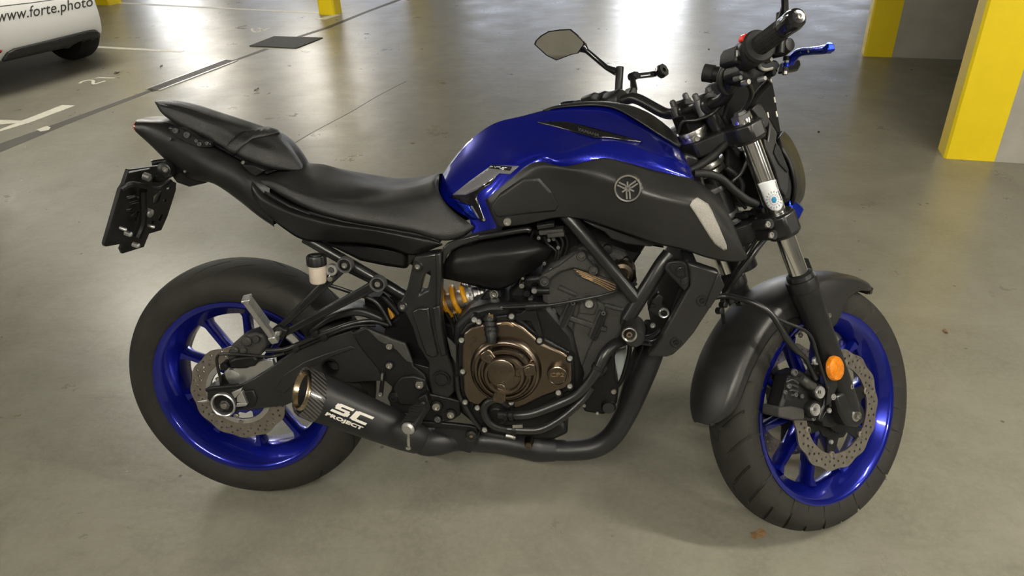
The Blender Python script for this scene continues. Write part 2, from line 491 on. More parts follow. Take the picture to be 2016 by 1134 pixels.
# painted marks lie on the floor as thin paint films
def film(name, pts, material, h=0.0012):
    return MB().plate([Vector((q.x, q.y, 0.0)) for q in pts], (0, 0, h)).build(name, material, floor, smooth=False)
def strip(name, a, b, wdt, material, h=0.0012):
    d = (b - a).normalized(); n = Vector((-d.y, d.x, 0)) * wdt / 2
    return film(name, [a - n, b - n, b + n, a + n], material, h)
strip('painted_line', fl(190, 92.5), fl(360, 102), 0.055, 'line_paint')
strip('painted_line', fl(197, 4), fl(628, 26), 0.07, 'line_paint')
film('painted_line', [fl(0, 255), fl(32, 242), fl(122, 207), fl(148, 208), fl(60, 241), fl(0, 259)], 'line_paint')
film('painted_line', [fl(0, 236), fl(45, 238), fl(32, 242), fl(0, 245)], 'line_paint', 0.001)
film('painted_line', [fl(622, 38), fl(655, 29), fl(672, 29), fl(640, 39)], 'line_paint')
film('painted_patch', [fl(72, 255), fl(92, 248), fl(100, 251), fl(96, 256), fl(80, 259)], 'line_paint')
def floor_curve(name, pix, wd, material='line_paint', sm=5, h=0.0012):
    P = catmull([fl(u, v) for u, v in pix], sm)
    L = []; R = []
    for i, q in enumerate(P):
        d = (P[min(i + 1, len(P) - 1)] - P[max(i - 1, 0)]).normalized(); n = Vector((-d.y, d.x, 0)) * wd / 2
        L.append(q + n); R.append(q - n)
    m = len(P); vs = [Vector((q.x, q.y, z)) for z in (0, h) for q in L + R]
    fs = []
    for i in range(m - 1):
        fs += [(2 * m + i, 2 * m + i + 1, 3 * m + i + 1, 3 * m + i), (i, i + 1, 2 * m + i + 1, 2 * m + i), (m + i, m + i + 1, 3 * m + i + 1, 3 * m + i)]
    return MB().add(vs, fs).build(name, material, floor, smooth=False)
# bay number 21 (two digits) and the worn number of the next bay
floor_curve('painted_number', [(157, 164.5), (161, 161), (170, 158.5), (180, 158), (184, 160), (183, 163), (186, 165.5), (195, 163), (207, 159.5)], 0.022)
floor_curve('painted_number', [(190, 154.5), (193, 152.6), (208, 153.3), (226, 153.6)], 0.022, sm=2)
floor_curve('painted_number', [(496, 56), (497, 61), (505, 63.5), (514, 61), (513, 57), (507, 55)], 0.022)
floor_curve('painted_number', [(514, 58), (519, 60), (526, 57), (533, 55.5)], 0.02)
floor_curve('floor_crack', [(578, 283), (620, 258), (690, 221), (742, 190), (800, 160)], 0.006, 'gutter', 4, 0.0006)

# drain channel along the aisle: gutter strip with a grating and edge rails
def along(px):
    return [fl(u, v) for u, v in px]
film('drain_gutter', along([(0, 300), (130, 246), (300, 180), (300, 175), (115, 242), (0, 283)]), 'gutter', 0.0009)
film('drain_gutter', along([(300, 181.5), (470, 118), (530, 97), (520, 96), (460, 118), (295, 177)]), 'gutter', 0.0009)
film('drain_gutter', along([(590, 74), (650, 55), (720, 26), (790, 0), (782, -1), (710, 26), (640, 54), (578, 74)]), 'gutter', 0.0009)
ga, gb = fl(300, 177.5), fl(455, 119)
gd = (gb - ga).normalized(); gn = Vector((-gd.y, gd.x, 0))
for k in range(46):
    q = ga + (gb - ga) * ((k + 0.5) / 46)
    MB().plate([q - gn * 0.05 - gd * 0.006, q + gn * 0.05 - gd * 0.006, q + gn * 0.05 + gd * 0.006, q - gn * 0.05 + gd * 0.006], (0, 0, 0.004)).build('grate_bar', 'grate_steel', floor, smooth=False)
for s in (-1, 1):
    o = gn * 0.058 * s
    MB().plate([ga + o - gn * 0.008, gb + o - gn * 0.008, gb + o + gn * 0.008, ga + o + gn * 0.008], (0, 0, 0.005)).build('drain_rail', 'galvanised', floor, smooth=False)
hp = MB().plate([Vector((q.x, q.y, 0)) for q in along([(491, 91.5), (540, 72.5), (636, 75.5), (584, 96)])], (0, 0, 0.008)).build('steel_cover_plate', 'cover_plate_steel', bevel=0.002)
tag(hp, 'dark flat steel cover plate lying over the drain channel', 'floor plate')

# leaves and crumbs of dirt
def leaf(u, v, L, W, material, label, seed):
    rnd = random.Random(seed); c = fl(u, v); a = rnd.uniform(0, PI)
    n = 10; top = []; 
    for k in range(n):
        t = 2 * PI * k / n
        r = rnd.uniform(0.7, 1.1)
        top.append(Vector((math.cos(t) * L / 2 * r, math.sin(t) * W / 2 * r, rnd.uniform(0.001, 0.010))))
    R = Matrix.Rotation(a, 3, 'Z')
    vs = [c + R @ Vector((0, 0, 0.006))] + [c + R @ q for q in top]
    m = MB().add(vs, [(0, 1 + k, 1 + (k + 1) % n) for k in range(n)])
    o = m.build('dry_leaf', material, solid=0.0012, smooth=False)
    tag(o, label, 'leaf')
    z = min(q.z for q in vs)
    o.location.z = -z + 0.0015
    return o
leaf(1491, 1055, 0.05, 0.03, 'leaf_brown', 'crumpled light brown dry leaf on floor below the front tyre', 3)
leaf(1863, 655, 0.026, 0.012, 'leaf_brown', 'small brown dry leaf on bare floor beyond the front wheel', 5)
leaf(1612, 261, 0.022, 0.014, 'leaf_dark', 'small dark leaf crumb on floor behind the headlight', 8)
leaf(230, 144, 0.06, 0.04, 'leaf_dark', 'dark leaf crumb on floor beside the painted bay number', 9)
leaf(318, 131, 0.07, 0.02, 'leaf_dark', 'thin dark twig crumb on floor near the white painted line', 10)
leaf(505, 177, 0.07, 0.012, 'leaf_dark', 'long thin dark crumb on floor behind the pillion seat', 11)
leaf(1395, 98, 0.03, 0.018, 'leaf_dark', 'dark crumb on floor beyond the handlebar', 12)

# ================================================================== the motorcycle
BM = Matrix(((0.99998524, -0.00113894, 0.00531248), (0, 0.97778172, 0.20962565), (-0.0054332, -0.20962256, 0.97776728)))
BT = Vector((0, 0, 0.00189325))
STEER = 0.656328
RAKE = math.radians(24.8)
AXIS = Vector((-math.sin(RAKE), 0, math.cos(RAKE)))
PERP = Vector((math.cos(RAKE), 0, math.sin(RAKE)))
PIV = Vector((1.49, 0, 0))
SR = Matrix.Rotation(STEER, 3, AXIS)
RR, RF = 0.315, 0.300
BI = BM.transposed()
class Frame:
    def __init__(s, fork):
        s.fork = fork
    def out(s, q):
        return SR @ (q - PIV) + PIV if s.fork else q
    def inn(s, o, d):
        o = BI @ (o - BT); d = BI @ d
        if s.fork:
            o = SR.transposed() @ (o - PIV) + PIV; d = SR.transposed() @ d
        return o, d
    def un(s, u, v, d):
        o, r = s.inn(CAM, ray(u, v)); k = (-d - o.y) / r.y
        return o + r * k
    def pl(s, u, v, P0, n):
        o, r = s.inn(CAM, ray(u, v)); P0 = Vector(P0); n = Vector(n)
        return o + r * ((P0 - o).dot(n) / r.dot(n))
BK, FK = Frame(False), Frame(True)
b = BK.un
k_ = FK.un
def crop(x0, y0, s):
    return lambda x, y: (x0 + x / s, y0 + y / s)
C1 = crop(180, 180, 3.336); C2 = crop(240, 480, 2.268); C3 = crop(480, 300, 3.336); C4 = crop(560, 640, 4.05)
C5 = crop(760, 420, 4.3625); C6 = crop(840, 580, 3.78); C7 = crop(860, 180, 3.781); C8 = crop(1020, 420, 4.05)
D1 = crop(1020, 0, 4.93); D2 = crop(1300, 0, 4.725); D3 = crop(1300, 160, 4.725); D4 = crop(1340, 360, 4.05)
D5 = crop(1360, 520, 2.1); D6 = crop(1480, 640, 3.543)
def cr(c, pts):
    return [c(*q) for q in pts]
def bl(pts, d, fr=BK):
    return [fr.un(u, v, d) for u, v in pts]
RIGHT = Vector((0, -1, 0))

moto = bpy.data.objects.new('motorcycle', None); C.objects.link(moto)
moto.matrix_world = Matrix.Translation(BT) @ BM.to_4x4()
tag(moto, 'blue and black naked motorcycle leaning on its side stand in the garage', 'motorcycle')

def plate(name, px, d, thick, m, parent=moto, fr=BK, bevel=0.002, c=None, seg=2):
    pts = cr(c, px) if c else px
    return MB().plate(bl(pts, d, fr), (0, thick, 0)).build(name, m, parent, fr, bevel=bevel, seg=seg)
def hplate(name, px, holes, d, thick, m, parent=moto, fr=BK, bevel=0.0015, c=None):
    f = (lambda L: [tuple((fr.un(*(c(*q) if c else q), d))[i] for i in (0, 2)) for q in L])
    return MB().holes(f(px), [f(h) for h in holes], lambda x, z: (x, -d, z), (0, thick, 0)).build(name, m, parent, fr, bevel=bevel)
def tubep(name, pts, r, m, parent=moto, fr=BK, n=12, sm=6, c=None):
    """pts: (u, v, d)"""
    P = [fr.un(*(c(q[0], q[1]) if c else q[:2]), q[2]) for q in pts]
    return MB().tube(P, r, n, sm).build(name, m, parent, fr)
def lathe(name, u, v, d, prof, m, parent=moto, fr=BK, axis=RIGHT, n=32, c=None):
    if c: u, v = c(u, v)
    return MB().lathe(prof, fr.un(u, v, d), axis, n).build(name, m, parent, fr)
# a socket screw: one mesh for all
def bolt_mesh():
    m = MB().lathe([(0, 0.0), (1.0, 0.0), (1.0, 0.55), (0.86, 0.75), (0.52, 0.75), (0.46, 0.35), (0, 0.35)], (0, 0, 0), (0, -1, 0), 14)
    return m.mesh('bolt')
BOLT = {}
def bolt(u, v, d, r, m='steel', parent=moto, fr=BK, name='bolt', c=None):
    if c: u, v = c(u, v)
    if m not in BOLT:
        BOLT[m] = bolt_mesh(); BOLT[m].materials.append(M[m])
    o = bpy.data.objects.new(name, BOLT[m]); C.objects.link(o); o.parent = parent
    R = SR.to_4x4() if fr.fork else Matrix.Identity(4)
    o.matrix_local = Matrix.Translation(fr.out(fr.un(u, v, d))) @ R @ Matrix.Diagonal((r, r, r, 1))
    return o
def bvh(*objs):
    vs = []; fs = []
    for o in objs:
        n = len(vs)
        vs += [q.co.copy() for q in o.data.vertices]; fs += [tuple(i + n for i in p.vertices) for p in o.data.polygons]
    return BVHTree.FromPolygons(vs, fs)
def cast(bv, u, v, off):
    o, r = BK.inn(CAM, ray(u, v)); r.normalize()
    h = bv.ray_cast(o, r)
    if h[0] is None:
        return None
    n = h[1] if h[1].dot(r) < 0 else -h[1]
    return h[0] + n * off
def decal(name, px, bv, m, parent, off=0.0008, thick=0.0006, sub=2, solid=True):
    """a thin sticker or inlay lying on a surface"""
    bm = bmesh.new()
    f = bm.faces.new([bm.verts.new((u, v, 0)) for u, v in px])
    bmesh.ops.triangulate(bm, faces=[f])
    for _ in range(sub):
        bmesh.ops.subdivide_edges(bm, edges=[e for e in bm.edges if e.calc_length() > 6], cuts=1, use_grid_fill=False)
        bmesh.ops.triangulate(bm, faces=bm.faces[:])
    bm.verts.index_update()
    vs = []
    for q in bm.verts:
        p = cast(bv, q.co.x, q.co.y, off)
        vs.append(p)
    fs = [tuple(q.index for q in f.verts) for f in bm.faces if all(vs[q.index] is not None for q in f.verts)]
    bm.free()
    vs = [q if q is not None else Vector() for q in vs]
    used = sorted({i for f in fs for i in f}); mp = {i: k for k, i in enumerate(used)}
    return MB().add([vs[i] for i in used], [tuple(mp[i] for i in f) for f in fs]).build(name, m, parent, solid=thick if solid else 0)
def text_on(name, body, quad, bv, m, parent, off=0.0012, **kw):
    """quad: pixel corners bottom-left, bottom-right, top-right, top-left"""
    V, F = text_mesh(body, **kw)
    a, b2, c2, d2 = [Vector((q[0], q[1])) for q in quad]
    vs = []
    for (x, y) in V:
        q = (a * (1 - x) + b2 * x) * (1 - y) + (d2 * (1 - x) + c2 * x) * y
        vs.append(cast(bv, q.x, q.y, off))
    F = [f for f in F if all(vs[i] is not None for i in f)]
    vs = [q if q is not None else Vector((0.5, 0, 0.5)) for q in vs]
    used = sorted({i for f in F for i in f}); mp = {i: k for k, i in enumerate(used)}
    return MB().add([vs[i] for i in used], [tuple(mp[i] for i in f) for f in F]).build(name, m, parent, solid=0.0006, smooth=False)

# ------------------------------------------------------------------ wheels
def tyre_mesh(R, half, bead, ngr, slant, y0, y1, depth=0.005):
    """lathe with real tread grooves; profile from right bead over the crown to left bead"""
    prof = []
    side = [(bead - 0.004, half * 0.74), (bead + 0.006, half * 0.84), (bead + 0.022, half * 0.965), (bead + 0.036, half * 1.0)]
    rs, ys = bead + 0.036, half
    crown = []
    for i in range(1, 15):
        a = i / 14 * PI / 2
        crown.append((rs + (R - rs) * math.sin(a) ** 0.95, ys * math.cos(a) ** 0.9 if i < 14 else 0.0))
    halfp = side + crown
    prof = [(r, -y) for r, y in halfp] + [(r, y) for r, y in halfp[::-1][1:]]
    m = len(prof)
    per = [0.0, 0.10, 0.12, 0.21, 0.23, 0.5, 0.75]       # columns of one groove period
    cols = []
    for g in range(ngr):
        for k, p in enumerate(per):
            cols.append((2 * PI * (g + p) / ngr, k in (2, 3), g))
    n = len(cols); vs = []
    for (r, y) in prof:
        for (a, dp, g) in cols:
            ay = abs(y)
            lo, hi = (y0, y1) if g % 2 == 0 else (y0 + (y1 - y0) * 0.35, y1 + 0.008)
            sgn_shift = (PI / ngr if y > 0 else 0)
            rr = r - (depth if dp and lo <= ay <= hi else 0)
            # carcass creases of the side bands
            aa = a + slant * (ay - y0) / 0.06 * (1 if ay > 0 else 0) + (sgn_shift if ay > 1e-4 else sgn_shift / 2)
            vs.append((math.cos(aa) * rr, y, math.sin(aa) * rr))
    fs = [(i * n + k, i * n + (k + 1) % n, (i + 1) * n + (k + 1) % n, (i + 1) * n + k) for i in range(m - 1) for k in range(n)]
    return MB().add(vs, fs)
def disc_builder(R, inner, nw, amp, rings, thick, waveph=0):
    out = [((R * (1 + amp * math.cos(nw * t + waveph))) * math.cos(t), (R * (1 + amp * math.cos(nw * t + waveph))) * math.sin(t)) for t in [2 * PI * k / 180 for k in range(180)]]
    inn = circle2(0, 0, inner, 64)
    hol = [inn]
    for (r, n, ph, hr) in rings:
        for k in range(n):
            t = 2 * PI * (k + ph) / n
            hol.append(circle2(r * math.cos(t), r * math.sin(t), hr, 8))
    return out, hol
def wheel(name, fr, ctr, R, rim_r, half_rim, half_tyre, discs, nspoke, spin, tyre_args, lip=0.011):
    ctr = Vector(ctr)
    mv = lambda m: m.xf(lambda q: q + ctr)
    h = half_rim
    rb = rim_r
    # rim barrel: closed profile
    prof = [(rb, -h), (rb + 0.001, -h + 0.006), (rb - lip, -h + 0.010), (rb - 0.016, -h + 0.022), (rb - 0.034, -h + 0.036), (rb - 0.036, h - 0.036), (rb - 0.016, h - 0.022), (rb - lip, h - 0.010), (rb + 0.001, h - 0.006), (rb, h),
            (rb - 0.006, h), (rb - 0.016, h - 0.006), (rb - 0.021, h - 0.022), (rb - 0.041, h - 0.038), (rb - 0.043, 0), (rb - 0.041, -h + 0.038), (rb - 0.021, -h + 0.022), (rb - 0.016, -h + 0.006), (rb - 0.006, -h)]
    m = MB().lathe([(r, -y) for r, y in prof], (0, 0, 0), (0, -1, 0), 96, closed=True)
    root = mv(m).build(name, 'blue_rim', moto, fr, ang=50)
    root['label'] = 'metallic blue cast rim with black tyre'
    mv(MB().lathe([(0.016, -0.062), (0.034, -0.062), (0.040, -0.05), (0.040, -0.03), (0.052, -0.02), (0.052, 0.02), (0.040, 0.03), (0.040, 0.05), (0.034, 0.062), (0.016, 0.062)], (0, 0, 0), (0, -1, 0), 40)).build('hub', 'blue_rim', root, fr)
    for k in range(nspoke):
        a = 2 * PI * k / nspoke + spin
        e = Vector((math.cos(a), 0, math.sin(a))); t = Vector((-math.sin(a), 0, math.cos(a)))
        r0, r1 = 0.045, rb - 0.039
        def sec(r, wd, th):
            c = e * r
            return [c + t * wd + Vector((0, -th * 0.55, 0)), c + t * wd * 0.6 + Vector((0, -th, 0)), c - t * wd * 0.6 + Vector((0, -th, 0)), c - t * wd + Vector((0, -th * 0.55, 0)), c - t * wd + Vector((0, th * 0.55, 0)), c - t * wd * 0.6 + Vector((0, th, 0)), c + t * wd * 0.6 + Vector((0, th, 0)), c + t * wd + Vector((0, th * 0.55, 0))]
        S = [sec(r0, 0.013, 0.022), sec(r0 + (r1 - r0) * 0.4, 0.0085, 0.019), sec(r0 + (r1 - r0) * 0.88, 0.0085, 0.018), sec(r1, 0.017, 0.024)]
        vs = [q for s_ in S for q in s_]; fs = []
        for i in range(3):
            for j in range(8):
                fs.append((i * 8 + j, i * 8 + (j + 1) % 8, i * 8 + 8 + (j + 1) % 8, i * 8 + 8 + j))
        fs += [tuple(range(8)), tuple(range(24, 32))]
        mv(MB().add(vs, fs)).build('spoke', 'blue_rim', root, fr, ang=40)
    ty = mv(tyre_mesh(R, half_tyre, rb - 0.006, *tyre_args)).build('tyre', 'tyre', root, fr, ang=40)
    # tyre valve
    a = spin + 0.31
    e = Vector((math.cos(a), 0, math.sin(a)))
    MB().tube([ctr + e * (rb - 0.043), ctr + e * (rb - 0.066) + Vector((0, -0.012, 0))], 0.004, 8, 1).build('valve', 'steel', root, fr)
    for (y, Rd, inner, rings, nw) in discs:
        out, hol = disc_builder(Rd, inner, nw, 0.018, rings, 0.0045)
        d = MB().holes(out, hol, lambda x, z: (ctr.x + x, y - 0.00225, ctr.z + z), (0, 0.0045, 0)).build('brake_disc', 'disc_steel', root, fr, smooth=False)
        d['label'] = 'drilled wave shaped steel brake disc'
    return root
rings_r = [(0.113, 24, 0.0, 0.0028), (0.105, 24, 0.42, 0.0028), (0.098, 24, 0.8, 0.0028)]
rear = wheel('rear_wheel', BK, (0, 0, RR), RR, 0.2295, 0.073, 0.081, [(-0.088, 0.1215, 0.083, rings_r, 12)], 10, 0.30, (24, 0.40, 0.012, 0.062, 0.006))
rings_f = [(0.130, 26, 0.0, 0.0032), (0.121, 26, 0.45, 0.0032), (0.113, 26, 0.9, 0.0030)]
frontw = wheel('front_wheel', FK, (1.4, 0, RF), RF, 0.2295, 0.053, 0.060, [(-0.069, 0.1405, 0.103, rings_f, 14), (0.069, 0.1405, 0.103, rings_f, 14)], 10, 0.15, (28, -0.20, 0.004, 0.052, 0.006))
# disc carriers
def carrier(ctr, y, r_in, r_out, arms, wid, m, parent, fr, ph=0, name='disc_carrier', bob=True):
    ctr = Vector(ctr); s = MB()
    out = []
    for k in range(arms):
        a = 2 * PI * k / arms + ph
        for da, r in ((-PI / arms * 0.98, r_in * 1.25), (-PI / arms * 0.55, r_in * 1.18), (-wid, r_out), (wid, r_out), (PI / arms * 0.55, r_in * 1.18)):
            out.append((r * math.cos(a + da), r * math.sin(a + da)))
    s.holes(out, [circle2(0, 0, r_in * 0.6, 32)], lambda x, z: (ctr.x + x, y - 0.003, ctr.z + z), (0, 0.006, 0))
    o = s.build(name, m, parent, fr, bevel=0.001)
    for k in range(arms if bob else 0):
        a = 2 * PI * k / arms + ph
        MB().lathe([(0.003, -0.002), (0.008, -0.002), (0.008, 0.007), (0.004, 0.008), (0.003, 0.004)], (ctr.x + math.cos(a) * r_out * 0.985, y, ctr.z + math.sin(a) * r_out * 0.985), (0, -1, 0), 14).build('disc_bobbin', 'disc_steel', parent, fr)
    return o
for y in (-0.066, 0.066):
    carrier((1.4, 0, RF), y, 0.058, 0.106, 6, 0.13, 'engine_black', frontw, FK, 0.3)
rc = MB(); rc.holes(circle2(0, 0, 0.0835, 64), [circle2(0, 0, 0.071, 64)], lambda x, z: (x, -0.0915, RR + z), (0, 0.007, 0)); rc.build('disc_inner_ring', 'alu', rear, BK, bevel=0.001)
carrier((0, 0, RR), -0.086, 0.045, 0.075, 5, 0.16, 'blue_rim', rear, BK, 0.5, 'disc_carrier', False)
for k in range(5):
    a = 2 * PI * k / 5 + 0.9
    q = Vector((math.cos(a) * 0.077, -0.0915, RR + math.sin(a) * 0.077))
    o = bolt(0, 0, 0.1, 0.0055, 'steel', rear); o.matrix_local = Matrix.Translation(q) @ Matrix.Diagonal((0.0055,) * 3 + (1,))
# chain side: sprocket and chain run (far side)
MB().lathe([(0.04, 0), (0.088, 0), (0.088, 0.006), (0.04, 0.006)], (0, 0.098, RR), (0, -1, 0), 44, wave=lambda t: 1 + 0.012 * math.cos(43 * t)).build('sprocket', 'engine_black', rear, BK)
ch = MB(); ch.tube([(0.0, 0.095, RR + 0.088), (0.56, 0.095, 0.44)], 0.007, 6, 1); ch.tube([(0.0, 0.095, RR - 0.088), (0.56, 0.095, 0.37)], 0.007, 6, 1)
ch.build('drive_chain', 'grey_satin', moto)
bv_rim = bvh(rear)

# ------------------------------------------------------------------ seats and tail
P = lambda c, u, v, d: b(*c(u, v), d)
def cols(c, L):
    return [[P(c, *q) for q in col] for col in L]
def body(name, c, L, m, parent=moto, nu=6, nv=6, mirror=True, solid=0.0, ang=60, close=True):
    g = MB().grid(cols(c, L), nu, nv, mirror)
    return g.build(name, m, parent, solid=solid, ang=ang)
# rider seat
seat = body('rider_seat', C3, [
    [(160, 132, 0.0), (150, 150, 0.06), (120, 172, 0.10), (112, 190, 0.112), (150, 222, 0.112), (160, 222, 0.06)],
    [(330, 85, 0.0), (270, 150, 0.07), (225, 185, 0.112), (215, 215, 0.125), (260, 290, 0.125), (270, 292, 0.07)],
    [(500, 75, 0.0), (420, 175, 0.075), (370, 245, 0.118), (365, 280, 0.133), (400, 360, 0.135), (410, 365, 0.07)],
    [(640, 115, 0.0), (590, 205, 0.075), (550, 288, 0.115), (540, 325, 0.133), (560, 418, 0.140), (570, 420, 0.07)],
    [(790, 165, 0.0), (760, 225, 0.07), (720, 298, 0.105), (720, 345, 0.130), (740, 458, 0.142), (750, 460, 0.07)],
    [(910, 195, 0.0), (900, 235, 0.06), (890, 287, 0.092), (890, 350, 0.123), (930, 485, 0.143), (930, 487, 0.07)],
    [(1030, 203, 0.0), (1040, 225, 0.05), (1050, 252, 0.08), (1060, 340, 0.116), (1120, 518, 0.143), (1120, 520, 0.07)],
    [(1150, 188, 0.0), (1165, 205, 0.04), (1170, 225, 0.07), (1195, 330, 0.110), (1290, 563, 0.138), (1290, 560, 0.07)],
    [(1245, 150, 0.0), (1250, 170, 0.04), (1255, 210, 0.07), (1285, 320, 0.105), (1420, 545, 0.130), (1410, 540, 0.07)],
    [(1285, 140, 0.0), (1282, 180, 0.035), (1285, 270, 0.07), (1370, 380, 0.10), (1515, 490, 0.118), (1480, 500, 0.07)],
], 'seat_vinyl')
seat['label'] = 'black vinyl rider seat'
# pillion seat
pil = body('pillion_seat', C1, [
    [(418, 60, 0.0000), (416, 62, 0.0074), (415, 64, 0.0124), (417, 70, 0.0149), (420, 78, 0.0124), (424, 85, 0.0000)],
    [(510, 60, 0.0000), (485, 66, 0.0186), (465, 80, 0.0285), (455, 100, 0.0360), (470, 150, 0.0347), (480, 155, 0.0000)],
    [(650, 82, 0.0000), (625, 98, 0.0223), (600, 122, 0.0360), (590, 150, 0.0434), (610, 240, 0.0446), (615, 240, 0.0000)],
    [(800, 128, 0.0000), (775, 150, 0.0248), (750, 180, 0.0409), (740, 215, 0.0484), (770, 320, 0.0508), (780, 320, 0.0000)],
    [(960, 178, 0.0000), (930, 205, 0.0279), (900, 245, 0.0446), (890, 285, 0.0527), (900, 385, 0.0648), (910, 385, 0.0000)],
    [(1100, 222, 0.0000), (1070, 255, 0.0298), (1035, 300, 0.0465), (1020, 345, 0.0648), (1010, 445, 0.0684), (1020, 445, 0.0000)],
    [(1240, 275, 0.0000), (1215, 310, 0.0285), (1190, 355, 0.0459), (1170, 410, 0.0634), (1150, 500, 0.0677), (1160, 500, 0.0000)],
    [(1330, 390, 0.0000), (1320, 400, 0.0217), (1300, 430, 0.0384), (1290, 470, 0.0459), (1280, 518, 0.0484), (1290, 518, 0.0000)],
    [(1396, 495, 0.0000), (1394, 500, 0.0136), (1390, 506, 0.0223), (1387, 514, 0.0273), (1380, 524, 0.0248), (1380, 522, 0.0000)],
], 'seat_vinyl')
pil['label'] = 'small raised black pillion seat with grab strap'
bv_p = bvh(pil)
strap = decal('grab_strap', cr(C1, [(985, 275), (1010, 262), (1160, 240), (1245, 268), (1235, 278), (1060, 315), (985, 370), (945, 415), (885, 375), (905, 340)]), bv_p, 'seat_vinyl', pil, off=0.004, thick=0.004)
# tail fairing
tail = body('tail_fairing', C1, [
    [(310, 180, 0.0), (300, 184, 0.03), (285, 215, 0.052), (288, 262, 0.05), (305, 268, 0.0)],
    [(390, 190, 0.0), (370, 192, 0.045), (350, 240, 0.062), (390, 352, 0.056), (395, 350, 0.0)],
    [(480, 195, 0.0), (470, 205, 0.05), (460, 300, 0.070), (500, 455, 0.060), (500, 450, 0.0)],
    [(590, 245, 0.0), (580, 258, 0.055), (590, 380, 0.077), (640, 560, 0.066), (640, 555, 0.0)],
    [(760, 325, 0.0), (740, 345, 0.06), (750, 480, 0.086), (800, 600, 0.075), (800, 595, 0.0)],
    [(930, 420, 0.0), (910, 430, 0.07), (920, 560, 0.098), (960, 705, 0.085), (960, 700, 0.0)],
    [(1080, 500, 0.0), (1050, 520, 0.08), (1040, 640, 0.108), (1080, 800, 0.095), (1080, 795, 0.0)],
    [(1200, 560, 0.0), (1180, 570, 0.08), (1170, 700, 0.104), (1200, 880, 0.095), (1200, 875, 0.0)],
], 'black_plastic')
# tail light
MB().grid([[b(271, 236, -0.045), b(266.5, 238, 0.0), b(268, 239, 0.045)], [b(266, 244, -0.05), b(260.5, 246, 0.0), b(263, 247, 0.05)], [b(268, 252, -0.05), b(263, 255, 0.0), b(265, 255, 0.05)], [b(274, 259, -0.045), b(270, 262, 0.0), b(271, 262, 0.045)]], 4, 4).build('tail_light', 'red_lens', moto, solid=0.012)
# seat lock mechanism showing in the gap below the pillion pad
lock = plate('seat_latch', [(500, 235), (590, 240), (640, 270), (700, 310), (780, 335), (790, 365), (700, 370), (620, 340), (530, 290)], 0.074, 0.02, 'gloss_black', c=C1)
for (u, v, r) in ((555, 258, 0.006), (630, 285, 0.007), (515, 312, 0.004), (712, 345, 0.005), (760, 340, 0.004), (690, 325, 0.004)):
    bolt(u, v, 0.075, r, 'grey_satin', lock, c=C1)
for (u, v, r) in ((997, 466, 0.004), (1047, 690, 0.0035), (615, 525, 0.003)):
    bolt(u, v, 0.1, r, 'steel', tail, c=C1)
plate('seat_bracket', [(985, 480), (1060, 485), (1140, 520), (1080, 560), (1040, 540)], 0.095, 0.03, 'engine_black', c=C1)
# side panel below the rider seat
pan = [
    [(55, 190, 0.113), (48, 215, 0.118), (50, 250, 0.119), (58, 285, 0.112)],
    [(150, 285, 0.122), (130, 300, 0.132), (122, 335, 0.133), (150, 405, 0.118)],
    [(300, 365, 0.130), (292, 388, 0.144), (280, 425, 0.142), (268, 505, 0.122)],
    [(470, 420, 0.136), (462, 445, 0.152), (450, 485, 0.147), (400, 578, 0.124)],
    [(650, 463, 0.139), (645, 483, 0.154), (640, 515, 0.149), (600, 590, 0.124)],
    [(850, 495, 0.140), (850, 512, 0.152), (845, 535, 0.146), (800, 602, 0.124)],
    [(1050, 533, 0.138), (1052, 550, 0.148), (1040, 575, 0.144), (965, 630, 0.124)],
    [(1200, 562, 0.134), (1200, 580, 0.142), (1185, 610, 0.140), (1110, 676, 0.124)],
    [(1303, 600, 0.130), (1304, 603, 0.131), (1304, 606, 0.131), (1300, 612, 0.128)]]
sp = MB().grid(cols(C3, pan), 6, 6).build('seat_side_panel', 'black_plastic', moto, solid=0.004, ang=60)
MB().grid(cols(C3, pan), 6, 6).xf(lambda q: Vector((q.x, -q.y, q.z))).build('seat_side_panel', 'black_plastic', moto, solid=0.004, ang=60)
plate('seat_base_rail', [(420, 385), (640, 445), (900, 490), (1190, 540), (1280, 575), (1290, 600), (1200, 575), (900, 510), (640, 468), (430, 415)], 0.128, 0.02, 'black_plastic', c=C3, bevel=0.003)
plate('seat_pan', [(120, 240), (300, 340), (480, 410), (900, 495), (1270, 570), (1200, 620), (1090, 660), (960, 615), (500, 560), (300, 480), (120, 340)], 0.105, 0.21, 'engine_black', c=C3, bevel=0.006)
plate('inner_mudguard', [(430, 575), (700, 580), (960, 620), (1070, 640), (1075, 775), (930, 755), (760, 720), (600, 640)], 0.075, 0.15, 'engine_black', c=C3, bevel=0.01)

